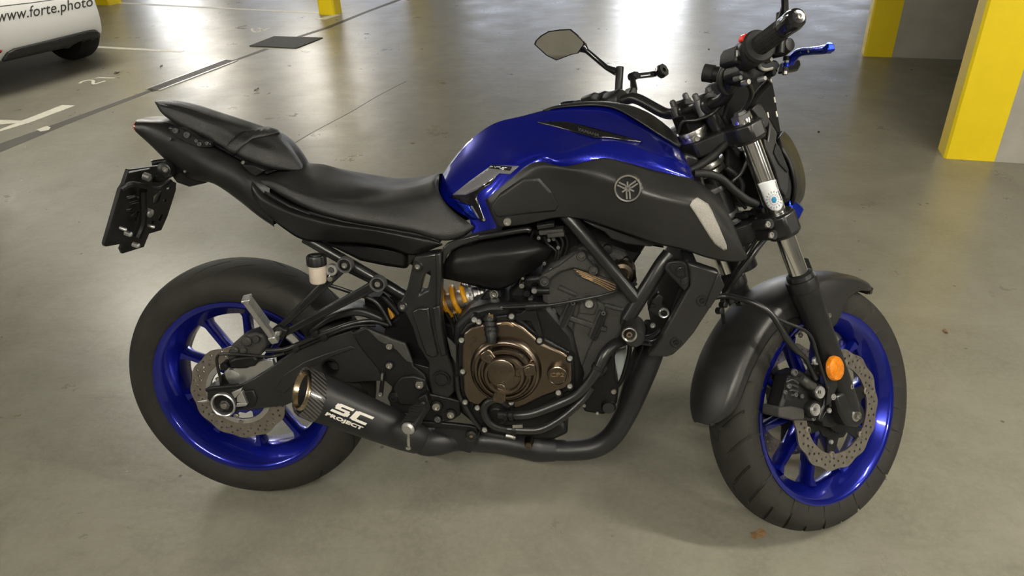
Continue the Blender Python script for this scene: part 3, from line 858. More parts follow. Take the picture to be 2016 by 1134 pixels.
# plate holder behind the wheel: a plate across the tail, tilted
PN = Vector((math.cos(0.33), 0, -math.sin(0.33)))
P0 = Vector((-0.195, 0, 0.74))
def pp(u, v, off=0.0):
    return BK.pl(u, v, P0 + PN * off, PN)
def pplate(name, px, off, thick, m, parent, c=C1, bevel=0.0012):
    return MB().plate([pp(*c(*q), off) for q in px], -PN * thick).build(name, m, parent, bevel=bevel)
hold_out = [(245, 515), (430, 490), (470, 560), (558, 600), (555, 650), (500, 822), (460, 912), (380, 935), (345, 1022), (205, 1066), (190, 1035), (205, 1000), (95, 1020), (88, 1000), (190, 645), (210, 615)]
slots = [[(232, 690), (295, 680), (302, 690), (240, 706)], [(250, 728), (320, 712), (326, 722), (255, 742)], [(230, 775), (290, 762), (270, 785), (228, 790)], [(262, 812), (300, 790), (320, 790), (290, 820), (265, 825)], [(300, 690), (325, 682), (328, 694), (305, 702)], [(470, 712), (495, 708), (492, 725), (472, 728)], [(450, 815), (470, 810), (455, 850), (440, 852)], [(285, 850), (305, 800), (312, 805), (296, 855)], [(385, 855), (412, 850), (405, 872), (386, 878)], [(190, 900), (210, 896), (206, 915), (186, 918)], [(495, 635), (525, 625), (522, 637), (494, 645)], [(225, 530), (395, 500), (397, 508), (232, 540)], [(410, 690), (455, 650), (470, 660), (440, 730), (405, 750)]]
hb = MB()
uu, vv = PN.cross(Vector((0, 1, 0))).normalized(), Vector((0, 1, 0))
def p2(L):
    return [((pp(*C1(*q)) - P0).dot(uu), (pp(*C1(*q)) - P0).dot(vv)) for q in L]
hb.holes(p2(hold_out), [p2(s_) for s_ in slots], lambda x, y: P0 + uu * x + vv * y, -PN * 0.006)
ph = hb.build('number_plate_holder', 'black_plastic', moto, bevel=0.0008)
ph['label'] = 'black slotted number plate holder seen from the front'
pplate('plate_edge', [(245, 515), (252, 514), (100, 1016), (92, 1018), (88, 1000), (190, 645), (210, 615)], 0.004, 0.008, 'black_plastic', ph)
pplate('plate_backing', [(215, 640), (540, 660), (490, 815), (450, 900), (375, 925), (340, 1005), (215, 1050), (215, 985), (110, 1000)], -0.018, 0.003, 'white_print', ph)
rib = MB()
rib.tube([pp(*C1(200, 640), 0.02), pp(*C1(260, 610), 0.03), pp(*C1(340, 620), 0.03), pp(*C1(440, 640), 0.03), pp(*C1(520, 590), 0.03)], 0.006, 8, 5)
rib.tube([pp(*C1(340, 650), 0.012), pp(*C1(340, 850), 0.012), pp(*C1(300, 960), 0.012)], 0.009, 8, 3)
rib.build('holder_strut', 'engine_black', ph)
for (u, v, r) in ((373, 565, 0.009), (385, 800, 0.010), (250, 937, 0.006), (300, 1012, 0.006), (400, 888, 0.004), (215, 905, 0.004), (490, 505, 0.007)):
    q = pp(*C1(u, v), 0.022)
    MB().lathe([(0, 0.006), (r * 0.5, 0.006), (r, 0.003), (r, -0.01)], q, PN, 14).build('bolt', 'alu', ph)
# hinge arm from the tail to the holder
plate('holder_bracket', [(510, 530), (560, 520), (640, 560), (790, 585), (740, 605), (640, 628), (560, 600), (540, 575)], 0.045, 0.09, 'black_plastic', c=C1, bevel=0.003)
lathe('holder_hinge', 490, 512, 0.075, [(0, 0.014), (0.010, 0.014), (0.0165, 0.010), (0.0165, -0.14), (0, -0.14)], 'black_plastic', c=C1, n=24)
bolt(490, 512, 0.088, 0.007, 'steel', c=C1)
plate('hinge_arm', [(465, 490), (515, 480), (545, 520), (520, 560), (450, 600), (390, 600), (410, 550), (430, 520)], 0.07, 0.025, 'engine_black', c=C1, bevel=0.004)
tubep('holder_lamp', [(395, 470, 0.05), (510, 455, 0.03)], 0.006, 'gloss_black', c=C1, sm=1)

# ------------------------------------------------------------------ tank
tank = body('fuel_tank', C7, [
    [(30, 640, 0), (16, 735, .035), (58, 812, .06), (150, 890, .085), (190, 915, .096), (243, 953, .105), (262, 1056, .116)],
    [(105, 530, 0), (110, 640, .045), (180, 750, .08), (260, 850, .105), (290, 895, .113), (330, 950, .12), (350, 1036, .125)],
    [(240, 370, 0), (265, 470, .045), (330, 590, .09), (380, 710, .118), (400, 770, .126), (420, 830, .132), (455, 1010, .136)],
    [(425, 240, 0), (450, 310, .03), (520, 410, .075), (560, 500, .112), (590, 560, .125), (620, 640, .135), (700, 900, .135)],
    [(640, 182, 0), (665, 235, .025), (720, 340, .07), (755, 440, .112), (775, 480, .122), (790, 520, .130), (860, 800, .14)],
    [(830, 133, 0), (845, 185, .024), (880, 330, .08), (895, 440, .126), (898, 482, .140), (900, 545, .148), (960, 760, .15)],
    [(1010, 104, 0), (1020, 155, .022), (1050, 280, .075), (1050, 405, .132), (1052, 440, .149), (1050, 530, .160), (1080, 720, .16)],
    [(1190, 98, 0), (1200, 148, .022), (1220, 240, .065), (1228, 350, .126), (1228, 385, .146), (1220, 490, .165), (1240, 650, .17)],
    [(1320, 112, 0), (1335, 160, .022), (1390, 260, .065), (1408, 362, .122), (1406, 400, .145), (1400, 522, .168), (1430, 650, .17)],
    [(1460, 160, 0), (1495, 240, .038), (1570, 350, .085), (1600, 432, .124), (1602, 472, .145), (1600, 570, .165), (1640, 700, .16)],
    [(1600, 225, 0), (1645, 330, .050), (1710, 430, .098), (1750, 490, .124), (1755, 530, .138), (1760, 606, .158), (1800, 700, .15)],
    [(1730, 325, 0), (1792, 420, .05), (1840, 500, .093), (1868, 552, .117), (1876, 585, .126), (1885, 635, .145), (1890, 700, .145)],
    [(1790, 410, 0), (1860, 500, .045), (1890, 565, .075), (1905, 610, .098), (1910, 625, .106), (1914, 643, .120), (1914, 690, .12)],
], 'blue', nu=6, nv=8)
tank['label'] = 'metallic blue fuel tank with sculpted ridge'
bv_t = bvh(tank)
# black centre cover with the filler
top = body('tank_top_cover', C7, [
    [(790, 137, 0.0), (795, 139, 0.002), (800, 141, 0.004), (805, 143, 0.006)],
    [(880, 106, 0.0), (883, 110, 0.004), (886, 114, 0.007), (890, 120, 0.009)],
    [(1040, 80, 0.0), (1044, 85, 0.005), (1048, 92, 0.009), (1052, 103, 0.013)],
    [(1180, 72, 0.0), (1185, 78, 0.005), (1190, 86, 0.010), (1196, 100, 0.015)],
    [(1320, 80, 0.0), (1326, 90, 0.008), (1333, 105, 0.015), (1340, 126, 0.022)],
    [(1470, 112, 0.0), (1476, 140, 0.014), (1483, 172, 0.028), (1492, 210, 0.040)],
    [(1610, 178, 0.0), (1616, 215, 0.018), (1626, 258, 0.036), (1641, 305, 0.052)],
    [(1720, 262, 0.0), (1728, 298, 0.020), (1740, 335, 0.038), (1762, 380, 0.055)],
    [(1790, 330, 0.0), (1797, 350, 0.018), (1805, 378, 0.034), (1812, 412, 0.050)],
], 'matte_grey', nu=6, nv=6, solid=0.004)
bv_top = bvh(top)
# black trim blade with lettering
blade = decal('trim_blade', cr(C7, [(750, 237), (900, 230), (985, 236), (1100, 264), (1250, 305), (1400, 345), (1525, 386), (1390, 368), (1280, 350), (1180, 350), (1040, 312), (890, 270)]), bv_t, 'gloss_black', tank, off=0.0035, thick=0.0035, sub=3)
text_on('lettering', 'YAMAHA', cr(C7, [(1042, 292), (1208, 338), (1216, 318), (1050, 270)]), bvh(blade), 'grey_satin', blade, off=0.0006, bold=0.03, shear=0.0)
# knee sticker with the model number
pad = decal('knee_sticker', cr(C7, [(118, 770), (240, 672), (380, 572), (410, 548), (615, 556), (545, 618), (470, 610), (400, 660), (310, 720), (215, 770)]), bv_t, 'sticker_grey', tank, sub=3)
pad2 = decal('knee_sticker_edge', cr(C7, [(100, 792), (118, 772), (215, 772), (310, 722), (400, 662), (445, 625), (415, 680), (320, 745), (300, 780), (330, 880), (360, 960), (330, 975), (300, 930), (262, 850), (225, 815), (160, 805)]), bv_t, 'gloss_black', tank, sub=3)
tagp = decal('model_badge', cr(C7, [(380, 572), (412, 548), (565, 562), (545, 592)]), bv_t, 'gloss_black', tank, off=0.0016)
text_on('model_lettering', 'MT-07', cr(C7, [(420, 578), (518, 588), (524, 566), (426, 556)]), bvh(tagp), 'sticker_white', tagp, off=0.0006, bold=0.04)
decal('scuff_guard', cr(C7, [(130, 815), (250, 840), (270, 880), (320, 950), (270, 955), (200, 900)]), bv_t, 'blue_anod', tank, sub=2)
decal('scuff_strip', cr(C7, [(255, 852), (268, 850), (322, 942), (312, 946)]), bv_t, 'sticker_grey', tank, off=0.0016)
bolt(352, 953, 0.128, 0.0035, 'steel', tank, c=C7)

# ------------------------------------------------------------------ black side covers
cov = [
    [(955, 394, 0.142), (960, 405, 0.147), (966, 420, 0.150), (972, 432, 0.149), (979, 448, 0.143)],
    [(1005, 352, 0.152), (1009, 372, 0.160), (1018, 400, 0.163), (1025, 425, 0.160), (1035, 442, 0.150)],
    [(1053, 319, 0.164), (1062, 333, 0.176), (1075, 370, 0.174), (1085, 405, 0.170), (1095, 429, 0.158)],
    [(1114, 327, 0.183), (1118, 336, 0.192), (1128, 370, 0.184), (1137, 405, 0.178), (1148, 432, 0.166)],
    [(1183, 311, 0.192), (1178, 346, 0.212), (1185, 380, 0.210), (1190, 415, 0.203), (1193, 446, 0.185)],
    [(1230, 319, 0.193), (1226, 357, 0.226), (1232, 390, 0.228), (1238, 430, 0.220), (1242, 463, 0.198)],
    [(1273, 331, 0.192), (1275, 373, 0.234), (1280, 405, 0.237), (1285, 445, 0.229), (1291, 480, 0.206)],
    [(1320, 343, 0.186), (1325, 384, 0.236), (1332, 415, 0.241), (1340, 455, 0.233), (1345, 492, 0.210)],
    [(1365, 353, 0.172), (1375, 391, 0.230), (1385, 430, 0.238), (1392, 470, 0.232), (1390, 507, 0.210)],
    [(1395, 372, 0.160), (1410, 403, 0.208), (1420, 440, 0.222), (1430, 480, 0.220), (1427, 515, 0.205)],
    [(1423, 400, 0.150), (1437, 430, 0.180), (1450, 465, 0.200), (1460, 495, 0.206), (1455, 515, 0.200)],
    [(1436, 425, 0.142), (1450, 455, 0.170), (1460, 480, 0.188), (1471, 503, 0.198), (1468, 510, 0.198)]]
ccols = [[b(*q) for q in c_] for c_ in cov]
cover = MB().grid(ccols, 6, 8).build('side_cover', 'matte_grey', moto, solid=0.005, ang=60)
cover['label'] = 'matte black side cover with round emblem'
MB().grid(ccols, 6, 8).xf(lambda q: Vector((q.x, -q.y, q.z))).build('side_cover', 'matte_grey', moto, solid=0.005, ang=60)
bv_c = bvh(cover)
ins = decal('air_intake_insert', cr(D4, [(72, 178), (88, 145), (128, 122), (212, 172), (240, 220), (300, 350), (362, 490), (366, 524), (342, 533), (270, 482), (225, 420), (150, 300)]), bv_c, 'insert_silver', cover, off=0.003, thick=0.003, sub=3)
decal('knee_panel', cr(C7, [(410, 850), (470, 760), (640, 640), (760, 640), (850, 740), (905, 850), (880, 890), (700, 905), (470, 935), (440, 925)]), bv_c, 'matte_grey', cover, off=0.0008, sub=3)
bolt(527, 966, 0.152, 0.0095, 'steel', cover, c=C7)
lathe('screw_collar', 527, 966, 0.150, [(0.008, 0.0), (0.0105, 0.0), (0.0105, 0.002), (0.008, 0.002)], 'black_plastic', cover, c=C7, n=24)
# round emblem: ring, black field, three crossed tuning forks
ec = cast(bv_c, 1236.5, 370, 0.0)
h = bv_c.find_nearest(ec); en = h[1] if h[1].y < 0 else -h[1]
en = (en + Vector((0, -1, 0)) * 0.5).normalized()
emb = MB().lathe([(0.0, 0.004), (0.0215, 0.004), (0.0225, 0.0075), (0.0255, 0.0078), (0.0278, 0.003), (0.0278, -0.006), (0, -0.006)], ec, en, 48).build('emblem', 'chrome', cover)
MB().lathe([(0.0, 0.0048), (0.0222, 0.0048), (0.0222, 0.003), (0, 0.003)], ec, en, 48).build('emblem_field', 'dark_hole', emb)
eu = Vector((0, 0, 1)); eu = (eu - en * eu.dot(en)).normalized(); et = eu.cross(en)
if et.x < 0: et = -et
for a in (PI / 2 + 0.12, PI / 2 + 2 * PI / 3 + 0.12, PI / 2 - 2 * PI / 3 + 0.12):
    a += PI
    e = et * math.cos(a) + eu * math.sin(a); t = en.cross(e)
    s_ = MB()
    o_ = ec + en * 0.0055
    for sd in (-1, 1):
        s_.bar(o_ + e * 0.006 + t * sd * 0.0030, o_ + e * 0.0205 + t * sd * 0.0030, 0.0016, 0.0032, en)
    s_.bar(o_ + e * 0.0045 - t * 0.0034, o_ + e * 0.0045 + t * 0.0034, 0.0016, 0.003, en)
    s_.bar(o_ - e * 0.013, o_ + e * 0.005, 0.0016, 0.0032, en)
    s_.build('emblem_fork', 'chrome', emb, smooth=False)
# dark air duct below the cover
plate('air_duct', [(520, 60), (620, 90), (760, 130), (1110, 235), (1060, 270), (860, 245), (740, 205), (690, 150), (600, 110)], 0.170, 0.03, 'black_plastic', c=C8, bevel=0.003)

# ------------------------------------------------------------------ rear suspension
arm = hplate('swingarm', [(408, 763), (440, 760), (469, 761), (505, 744), (549, 714), (593, 687), (637, 668), (690, 652), (716, 668), (745, 700), (800, 712), (850, 725), (885, 735), (885, 760), (850, 765), (790, 752), (740, 750), (700, 752), (665, 752), (640, 757), (600, 781), (560, 799), (487, 807), (422, 802), (408, 785)],
             [circle2(650, 724, 17, 16), circle2(444, 791, 14, 14)], 0.125, 0.035, 'matte_grey', bevel=0.006)
plate('swingarm_face', [(560, 737), (600, 712), (640, 697), (690, 680), (700, 686), (650, 704), (610, 725), (575, 760), (560, 775), (540, 770)], 0.127, 0.006, 'matte_grey', arm, bevel=0.002)
MB().plate([(0.02, 0.09, 0.29), (0.55, 0.10, 0.37), (0.55, 0.10, 0.44), (0.02, 0.09, 0.35)], (0, 0.035, 0)).build('swingarm_chain_leg', 'matte_grey', arm, bevel=0.006)
plate('swingarm_bridge', [(690, 668), (716, 672), (745, 705), (760, 745), (700, 748), (672, 720)], 0.09, 0.18, 'engine_black', arm, bevel=0.006)
lathe('arm_hole_rim', 650, 724, 0.1255, [(0.0185, 0), (0.0225, 0.001), (0.0225, -0.03), (0.0185, -0.03)], 'engine_black', arm, n=28)
# axle block with the adjuster ring
ax = lathe('axle_ring', 443.7, 793, 0.128, [(0.026, -0.008), (0.031, -0.008), (0.031, 0.013), (0.0285, 0.015), (0.026, 0.013)], 'alu', arm, n=40)
lathe('axle_cup', 443.7, 793, 0.128, [(0.0, -0.004), (0.026, -0.004), (0.026, -0.012), (0, -0.012)], 'engine_black', arm, n=28)
lathe('axle_nut', 446, 794, 0.125, [(0, 0.006), (0.006, 0.006), (0.007, 0.010), (0.013, 0.010), (0.014, -0.004), (0, -0.004)], 'grey_satin', arm, n=6)
lathe('axle_end', 446, 794, 0.125, [(0, 0.016), (0.0075, 0.016), (0.009, 0.013), (0.009, 0.0), (0, 0)], 'steel', arm, n=16)
plate('axle_block', [(412, 770), (440, 764), (470, 765), (480, 780), (482, 800), (465, 812), (430, 812), (412, 800)], 0.133, 0.03, 'engine_black', arm, bevel=0.003)
for px in ([(455, 773), (475, 765), (474, 772), (462, 785)], [(466, 782), (476, 770), (478, 778), (486, 796), (466, 792)], [(466, 794), (487, 795), (484, 800), (464, 802)]):
    plate('adjuster_arrow', px, 0.139, 0.012, 'alu', arm, bevel=0.0015)
plate('adjuster_tip', [(385, 792), (402, 788), (408, 787), (408, 793), (400, 794)], 0.132, 0.006, 'alu', arm)
bolt(418, 813, 0.128, 0.005, 'steel', arm); bolt(466, 818, 0.128, 0.0065, 'steel', arm)
plate('arm_cap', [(480, 770), (498, 768), (506, 785), (500, 803), (484, 803), (478, 786)], 0.130, 0.01, 'black_plastic', arm, bevel=0.003)
tubep('axle_rod', [(408, 768, 0.13), (420, 764, 0.132), (465, 760, 0.132), (472, 757, 0.13)], 0.0055, 'engine_black', arm, sm=2)
# rear caliper, bracket, hose
br = plate('rear_caliper_bracket', [(446, 755), (450, 735), (462, 722), (485, 725), (505, 712), (536, 708), (540, 720), (515, 735), (490, 752), (465, 765)], 0.110, 0.012, 'alu', bevel=0.002)
lathe('bracket_boss', 456, 742, 0.112, [(0, 0.004), (0.010, 0.004), (0.019, 0.001), (0.022, -0.006), (0, -0.006)], 'alu', br, n=28)
cal = plate('rear_caliper', [(446, 698), (455, 680), (472, 665), (500, 655), (520, 660), (525, 680), (512, 700), (490, 714), (470, 724), (452, 722)], 0.115, 0.05, 'cast_dark', bevel=0.006)
plate('caliper_slider', [(448, 712), (462, 705), (500, 700), (508, 712), (500, 722), (470, 727), (452, 726)], 0.125, 0.03, 'engine_black', cal, bevel=0.005)
for (u, v, r) in ((462, 690, 0.010), (486, 672, 0.012), (505, 668, 0.009), (480, 690, 0.008)):
    lathe('caliper_boss', u, v, 0.118, [(0, 0.006), (r * 0.7, 0.006), (r, 0.003), (r, -0.01), (0, -0.01)], 'cast_dark', cal, n=16)
lathe('slider_cap', 442, 721, 0.125, [(0, 0.008), (0.007, 0.008), (0.010, 0.004), (0.010, -0.02), (0, -0.02)], 'engine_black', cal, n=18)
tubep('abs_sensor_lead', [(436, 760, 0.12), (434, 745, 0.13), (428, 720, 0.13), (428, 702, 0.13), (440, 697, 0.135), (480, 698, 0.14), (530, 702, 0.14), (560, 696, 0.135)], 0.0035, 'wire_black')
bolt(430, 746, 0.118, 0.006, 'steel', br)
plate('sensor_bracket', [(430, 742), (442, 735), (450, 750), (448, 764), (436, 764)], 0.115, 0.01, 'engine_black', br)
tubep('brake_hose', [(525, 690, 0.12), (560, 688, 0.135), (600, 672, 0.135), (650, 652, 0.13), (690, 638, 0.12), (730, 632, 0.11), (765, 640, 0.10)], 0.0055, 'wire_black')
tubep('brake_hose', [(540, 700, 0.12), (580, 688, 0.13), (620, 672, 0.13), (660, 654, 0.125), (700, 642, 0.115), (740, 640, 0.10)], 0.0045, 'engine_black')
for u, v in ((622, 658), (640, 662), (585, 682)):
    lathe('hose_clip', u, v, 0.128, [(0, 0.012), (0.009, 0.010), (0.009, -0.006), (0, -0.006)], 'engine_black', n=12)
# hugger over the tyre
hug = [[b(600, 634, -0.07), b(618, 640, 0.0), b(606, 650, 0.085), b(604, 662, 0.098)], [b(650, 600, -0.07), b(650, 604, 0.0), b(650, 618, 0.085), b(650, 634, 0.098)], [b(700, 592, -0.07), b(700, 590, 0.0), b(704, 604, 0.085), b(704, 622, 0.098)], [b(760, 612, -0.07), b(755, 608, 0.0), b(758, 622, 0.085), b(758, 640, 0.098)]]
MB().grid(hug, 5, 5).build('rear_hugger', 'black_plastic', moto, solid=0.003, ang=60)
# shock absorber lying nearly flat
sa, sb_ = b(975, 572, 0.02), b(772, 622, 0.02)
sx = (sb_ - sa); sl = sx.length; sx = sx.normalized()
sh = MB().lathe([(0, -0.03), (0.016, -0.03), (0.021, -0.015), (0.024, 0.0), (0.024, 0.018), (0.0225, 0.020), (0.0225, 0.030), (0.026, 0.031), (0.026, 0.036), (0.0225, 0.038), (0.0225, 0.046), (0.034, 0.048), (0.034, 0.055), (0.031, 0.057), (0.031, 0.062), (0.034, 0.063), (0.034, 0.069), (0.024, 0.071), (0.021, 0.09), (0.021, sl), (0, sl)], sa, sx, 36).build('shock_absorber', 'alu', moto)
for k in range(14):
    a = 2 * PI * k / 14; u_, v_, _ = basis(sx)
    q = sa + sx * 0.0515 + (u_ * math.cos(a) + v_ * math.sin(a)) * 0.034
    MB().box(q, (0.006, 0.006, 0.006)).build('preload_notch', 'alu', sh)
u_, v_, _ = basis(sx)
coil = []
for k in range(121):
    t = k / 120; a = 2 * PI * 7.2 * t
    coil.append(sa + sx * (0.067 + t * (sl - 0.075)) + (u_ * math.cos(a) + v_ * math.sin(a)) * 0.0335)
MB().tube(coil, 0.0062, 10, 1).build('shock_spring', 'yellow_spring', sh)['label'] = 'yellow coil spring'
# sub frame tubes
tubep('subframe_tube', [(600, 468, 0.105), (789, 577, 0.105), (815, 590, 0.105)], 0.0125, 'frame_black', sm=1)
MB().tube([Vector((q.x, -q.y, q.z)) for q in (b(600, 468, 0.105), b(815, 590, 0.105))], 0.0125, 12, 1).build('subframe_tube', 'frame_black', moto)
tubep('subframe_tube', [(690, 530, 0.07), (740, 555, 0.07), (800, 590, 0.07)], 0.010, 'frame_black', sm=3)
tubep('subframe_stay', [(750, 580, 0.06), (770, 600, 0.06), (800, 640, 0.06), (812, 680, 0.06)], 0.009, 'engine_black')
# passenger peg hanger: two arms meeting at the peg
def arm_plate(nm, p, q, w0, w1, d0):
    p = Vector((*p, 0)); q = Vector((*q, 0)); t = (q - p).normalized(); n = Vector((-t.y, t.x, 0))
    px = [p + n * w0, q + n * w1, q - n * w1, p - n * w0]
    return plate(nm, [(a.x, a.y) for a in px], d0, 0.012, 'frame_black', bevel=0.003)
for (p, q) in (((679, 522), (546, 650)), ((744, 559), (560, 657))):
    h_ = arm_plate('peg_hanger_arm', p, q, 10.5, 6.5, 0.150)
    t = (Vector(q) - Vector(p)).normalized()
    p1 = Vector(p) + t * 22; q1 = Vector(q) - t * 10; n = Vector((-t.y, t.x))
    plate('arm_groove', [tuple(p1 + n * 4.5), tuple(q1 + n * 2.2), tuple(q1 - n * 2.2), tuple(p1 - n * 4.5)], 0.1512, 0.004, 'engine_black', h_, bevel=0.0005)
    lathe('arm_eye', *p, 0.148, [(0.0115, 0.0), (0.0145, 0.006), (0.0165, 0.006), (0.0175, 0.004), (0.0175, -0.012), (0.0115, -0.012)], 'grey_satin', h_, n=36)
    lathe('arm_eye_cap', *p, 0.148, [(0, 0.002), (0.0122, 0.002), (0.0122, -0.01), (0, -0.01)], 'engine_black', h_, n=24)
    bolt(*p, 0.149, 0.007, 'steel', h_)
plate('peg_clevis', [(532, 650), (548, 643), (566, 652), (560, 664), (545, 674), (532, 668)], 0.162, 0.03, 'engine_black', bevel=0.003)
pg0, pg1 = b(483, 590, 0.225), b(541, 668, 0.172)
pg = MB().bar(pg0, pg1, 0.016, 0.013).build('passenger_peg', 'alu', moto, bevel=0.003)
pd = (pg1 - pg0); pl_ = pd.length; pd.normalize(); pu = Vector((0, 1, 0)); pu = (pu - pd * pu.dot(pd)).normalized(); ptt = pd.cross(pu)
if ptt.x < 0: ptt = -ptt
for k in range(12):
    q = pg0 + pd * (0.008 + k * (pl_ * 0.62) / 12) + ptt * 0.0075
    MB().bar(q - pu * 0.012, q + pu * 0.012, 0.005, 0.006, ptt).build('peg_tooth', 'alu', pg)
MB().bar(pg0 - pd * 0.002 - ptt * 0.006, pg0 - pd * 0.002 + ptt * 0.014, 0.022, 0.006, pu).build('peg_tip', 'alu', pg, bevel=0.002)
MB().bar(pg1 - pd * 0.014, pg1 + pd * 0.006, 0.02, 0.018).build('peg_knuckle', 'alu', pg, bevel=0.003)
lathe('peg_pivot', 548, 655, 0.164, [(0, 0.006), (0.006, 0.006), (0.008, 0.002), (0.008, -0.01), (0, -0.01)], 'steel', pg, n=16)
# rear brake fluid reservoir
r0 = b(627, 556, 0.165)
res = MB().lathe([(0, 0), (0.016, 0.0), (0.0185, 0.004), (0.0185, 0.036), (0.0195, 0.037), (0.0195, 0.040), (0, 0.040)], r0, (0, 0, 1), 28).build('brake_fluid_reservoir', 'tank_fluid', moto)
MB().lathe([(0.0, 0.040), (0.021, 0.040), (0.021, 0.058), (0.019, 0.062), (0.012, 0.062), (0.011, 0.064), (0, 0.064)], r0, (0, 0, 1), 48, wave=lambda t: 1 + 0.025 * math.cos(16 * t)).build('reservoir_cap', 'black_plastic', res)
lathe('reservoir_clamp', 653, 531, 0.160, [(0.007, 0.004), (0.0125, 0.004), (0.0125, -0.008), (0.007, -0.008)], 'alu', res, n=24)
bolt(653, 531, 0.158, 0.006, 'grey_satin', res)
lathe('reservoir_nipple', 651, 548, 0.16, [(0, 0.006), (0.006, 0.006), (0.007, -0.01), (0, -0.01)], 'steel', res, n=12)
tubep('reservoir_hose', [(628, 556, 0.16), (650, 562, 0.14), (690, 575, 0.12), (740, 595, 0.11), (770, 640, 0.11)], 0.0045, 'wire_black')

# ------------------------------------------------------------------ frame plate and footrest plate
fp = hplate('frame_pivot_plate', [(816, 505), (840, 501), (868, 497), (869, 548), (866, 603), (871, 650), (883, 702), (895, 735), (895, 772), (885, 784), (850, 780), (843, 748), (843, 714), (822, 682), (811, 645), (798, 618), (783, 610), (781, 598), (790, 590), (801, 569), (814, 512)],
            [[(835, 540), (846, 534), (848, 540), (841, 572), (826, 580), (826, 574)]], 0.143, 0.035, 'frame_black', bevel=0.004)
plate('plate_rib', [(810, 614), (824, 606), (844, 606), (848, 640), (862, 700), (852, 706), (838, 700), (822, 655)], 0.150, 0.012, 'frame_black', fp, bevel=0.004)
plate('plate_rib', [(850, 606), (866, 600), (870, 650), (880, 700), (868, 704), (856, 650)], 0.148, 0.01, 'frame_black', fp, bevel=0.004)
plate('plate_edge', [(856, 500), (868, 497), (869, 548), (866, 603), (858, 606), (858, 548)], 0.150, 0.012, 'frame_black', fp, bevel=0.004)
for (u, v) in ((822.5, 524.5), (793, 603.5)):
    lathe('bolt_collar', u, v, 0.143, [(0.006, 0.004), (0.010, 0.004), (0.0115, 0.002), (0.0115, -0.004)], 'frame_black', fp, n=24)
    bolt(u, v, 0.144, 0.0062, 'steel', fp)
pc = lathe('pivot_cap', 869, 747, 0.146, [(0, 0.004), (0.013, 0.004), (0.0135, 0.007), (0.016, 0.007), (0.0165, 0.003), (0.0205, 0.003), (0.021, 0.0), (0.021, -0.01), (0, -0.01)], 'black_plastic', fp, n=36)
foot = plate('footrest_plate', [(718, 645), (767, 665), (797, 675), (806, 695), (814, 721), (836, 739), (846, 776), (885, 784), (906, 790), (906, 818), (890, 828), (871, 832), (832, 829), (805, 815), (770, 810), (765, 788), (772, 763), (750, 744), (743, 726), (708, 684), (693, 657)], 0.148, 0.012, 'engine_black', bevel=0.003)
plate('footrest_gusset', [(722, 648), (767, 667), (797, 677), (812, 715), (800, 712), (780, 690), (745, 672)], 0.154, 0.008, 'cast_dark', foot, bevel=0.002)
plate('heel_lump', [(772, 763), (790, 742), (815, 740), (838, 748), (840, 780), (820, 800), (785, 798)], 0.154, 0.01, 'engine_black', foot, bevel=0.004)
for (u, v, r, m) in ((767, 681, 0.008, 'steel'), (767, 719, 0.008, 'steel'), (827, 756, 0.0105, 'steel'), (860, 799, 0.0105, 'steel'), (888, 815, 0.0095, 'steel'), (776, 782, 0.010, 'engine_black'), (862, 825, 0.0075, 'grey_satin')):
    lathe('bolt_collar', u, v, 0.149, [(r * 0.9, 0.006), (r * 1.35, 0.005), (r * 1.45, -0.004), (r * 0.9, -0.004)], 'engine_black', foot, n=24)
    bolt(u, v, 0.152, r, m, foot)
tubep('pedal_link', [(754, 735, 0.16), (753, 750, 0.16), (750, 778, 0.16)], 0.005, 'engine_black', foot, sm=1)
tubep('link_rod', [(753, 735, 0.162), (752, 748, 0.162)], 0.0035, 'steel', foot, sm=1)
bolt(749, 776, 0.165, 0.0055, 'steel', foot)
pedal = plate('brake_pedal', [(830, 830), (880, 833), (925, 838), (938, 842), (942, 858), (930, 862), (922, 850), (880, 844), (832, 842)], 0.150, 0.010, 'engine_black', bevel=0.003)
lathe('pedal_pivot', 928, 857, 0.152, [(0, 0.012), (0.007, 0.012), (0.014, 0.006), (0.014, -0.01), (0, -0.01)], 'black_plastic', pedal, n=20)
bolt(928, 858, 0.164, 0.0045, 'brass_tip', pedal)
# rider footpeg sticking out to the side
fa, fb = b(834, 795, 0.160), b(803, 842, 0.250)
fpeg = MB().bar(fa, fb, 0.022, 0.034, (0, 0, 1)).build('rider_footpeg', 'rubber', moto, bevel=0.005)
fd = (fb - fa).normalized()
MB().lathe([(0, 0.006), (0.011, 0.005), (0.015, 0.0), (0.015, -0.004), (0, -0.004)], fb + Vector((0, 0, -0.003)), fd, 24).build('footpeg_end', 'alu', fpeg)
MB().tube([fb + Vector((0, 0, -0.006)), fb + Vector((0.0, -0.004, -0.044))], 0.0036, 10, 1).build('feeler_bolt', 'steel', fpeg)
MB().lathe([(0, 0), (0.0065, 0.0), (0.0065, 0.006), (0, 0.006)], fb + Vector((0.0, -0.004, -0.050)), (0, 0, 1), 6).build('feeler_head', 'steel', fpeg)
plate('footpeg_clevis', [(822, 785), (838, 776), (846, 798), (836, 812), (826, 806)], 0.172, 0.03, 'engine_black', fpeg, bevel=0.003)
bolt(833, 795, 0.174, 0.005, 'steel', fpeg)
for k in range(7):
    q = fa + (fb - fa) * (0.28 + 0.1 * k) + Vector((0, 0, 0.0125))
    MB().bar(q - Vector((0.014, 0, 0)), q + Vector((0.014, 0, 0)), 0.004, 0.003, (0, 1, 0)).build('footpeg_rib', 'rubber', fpeg)

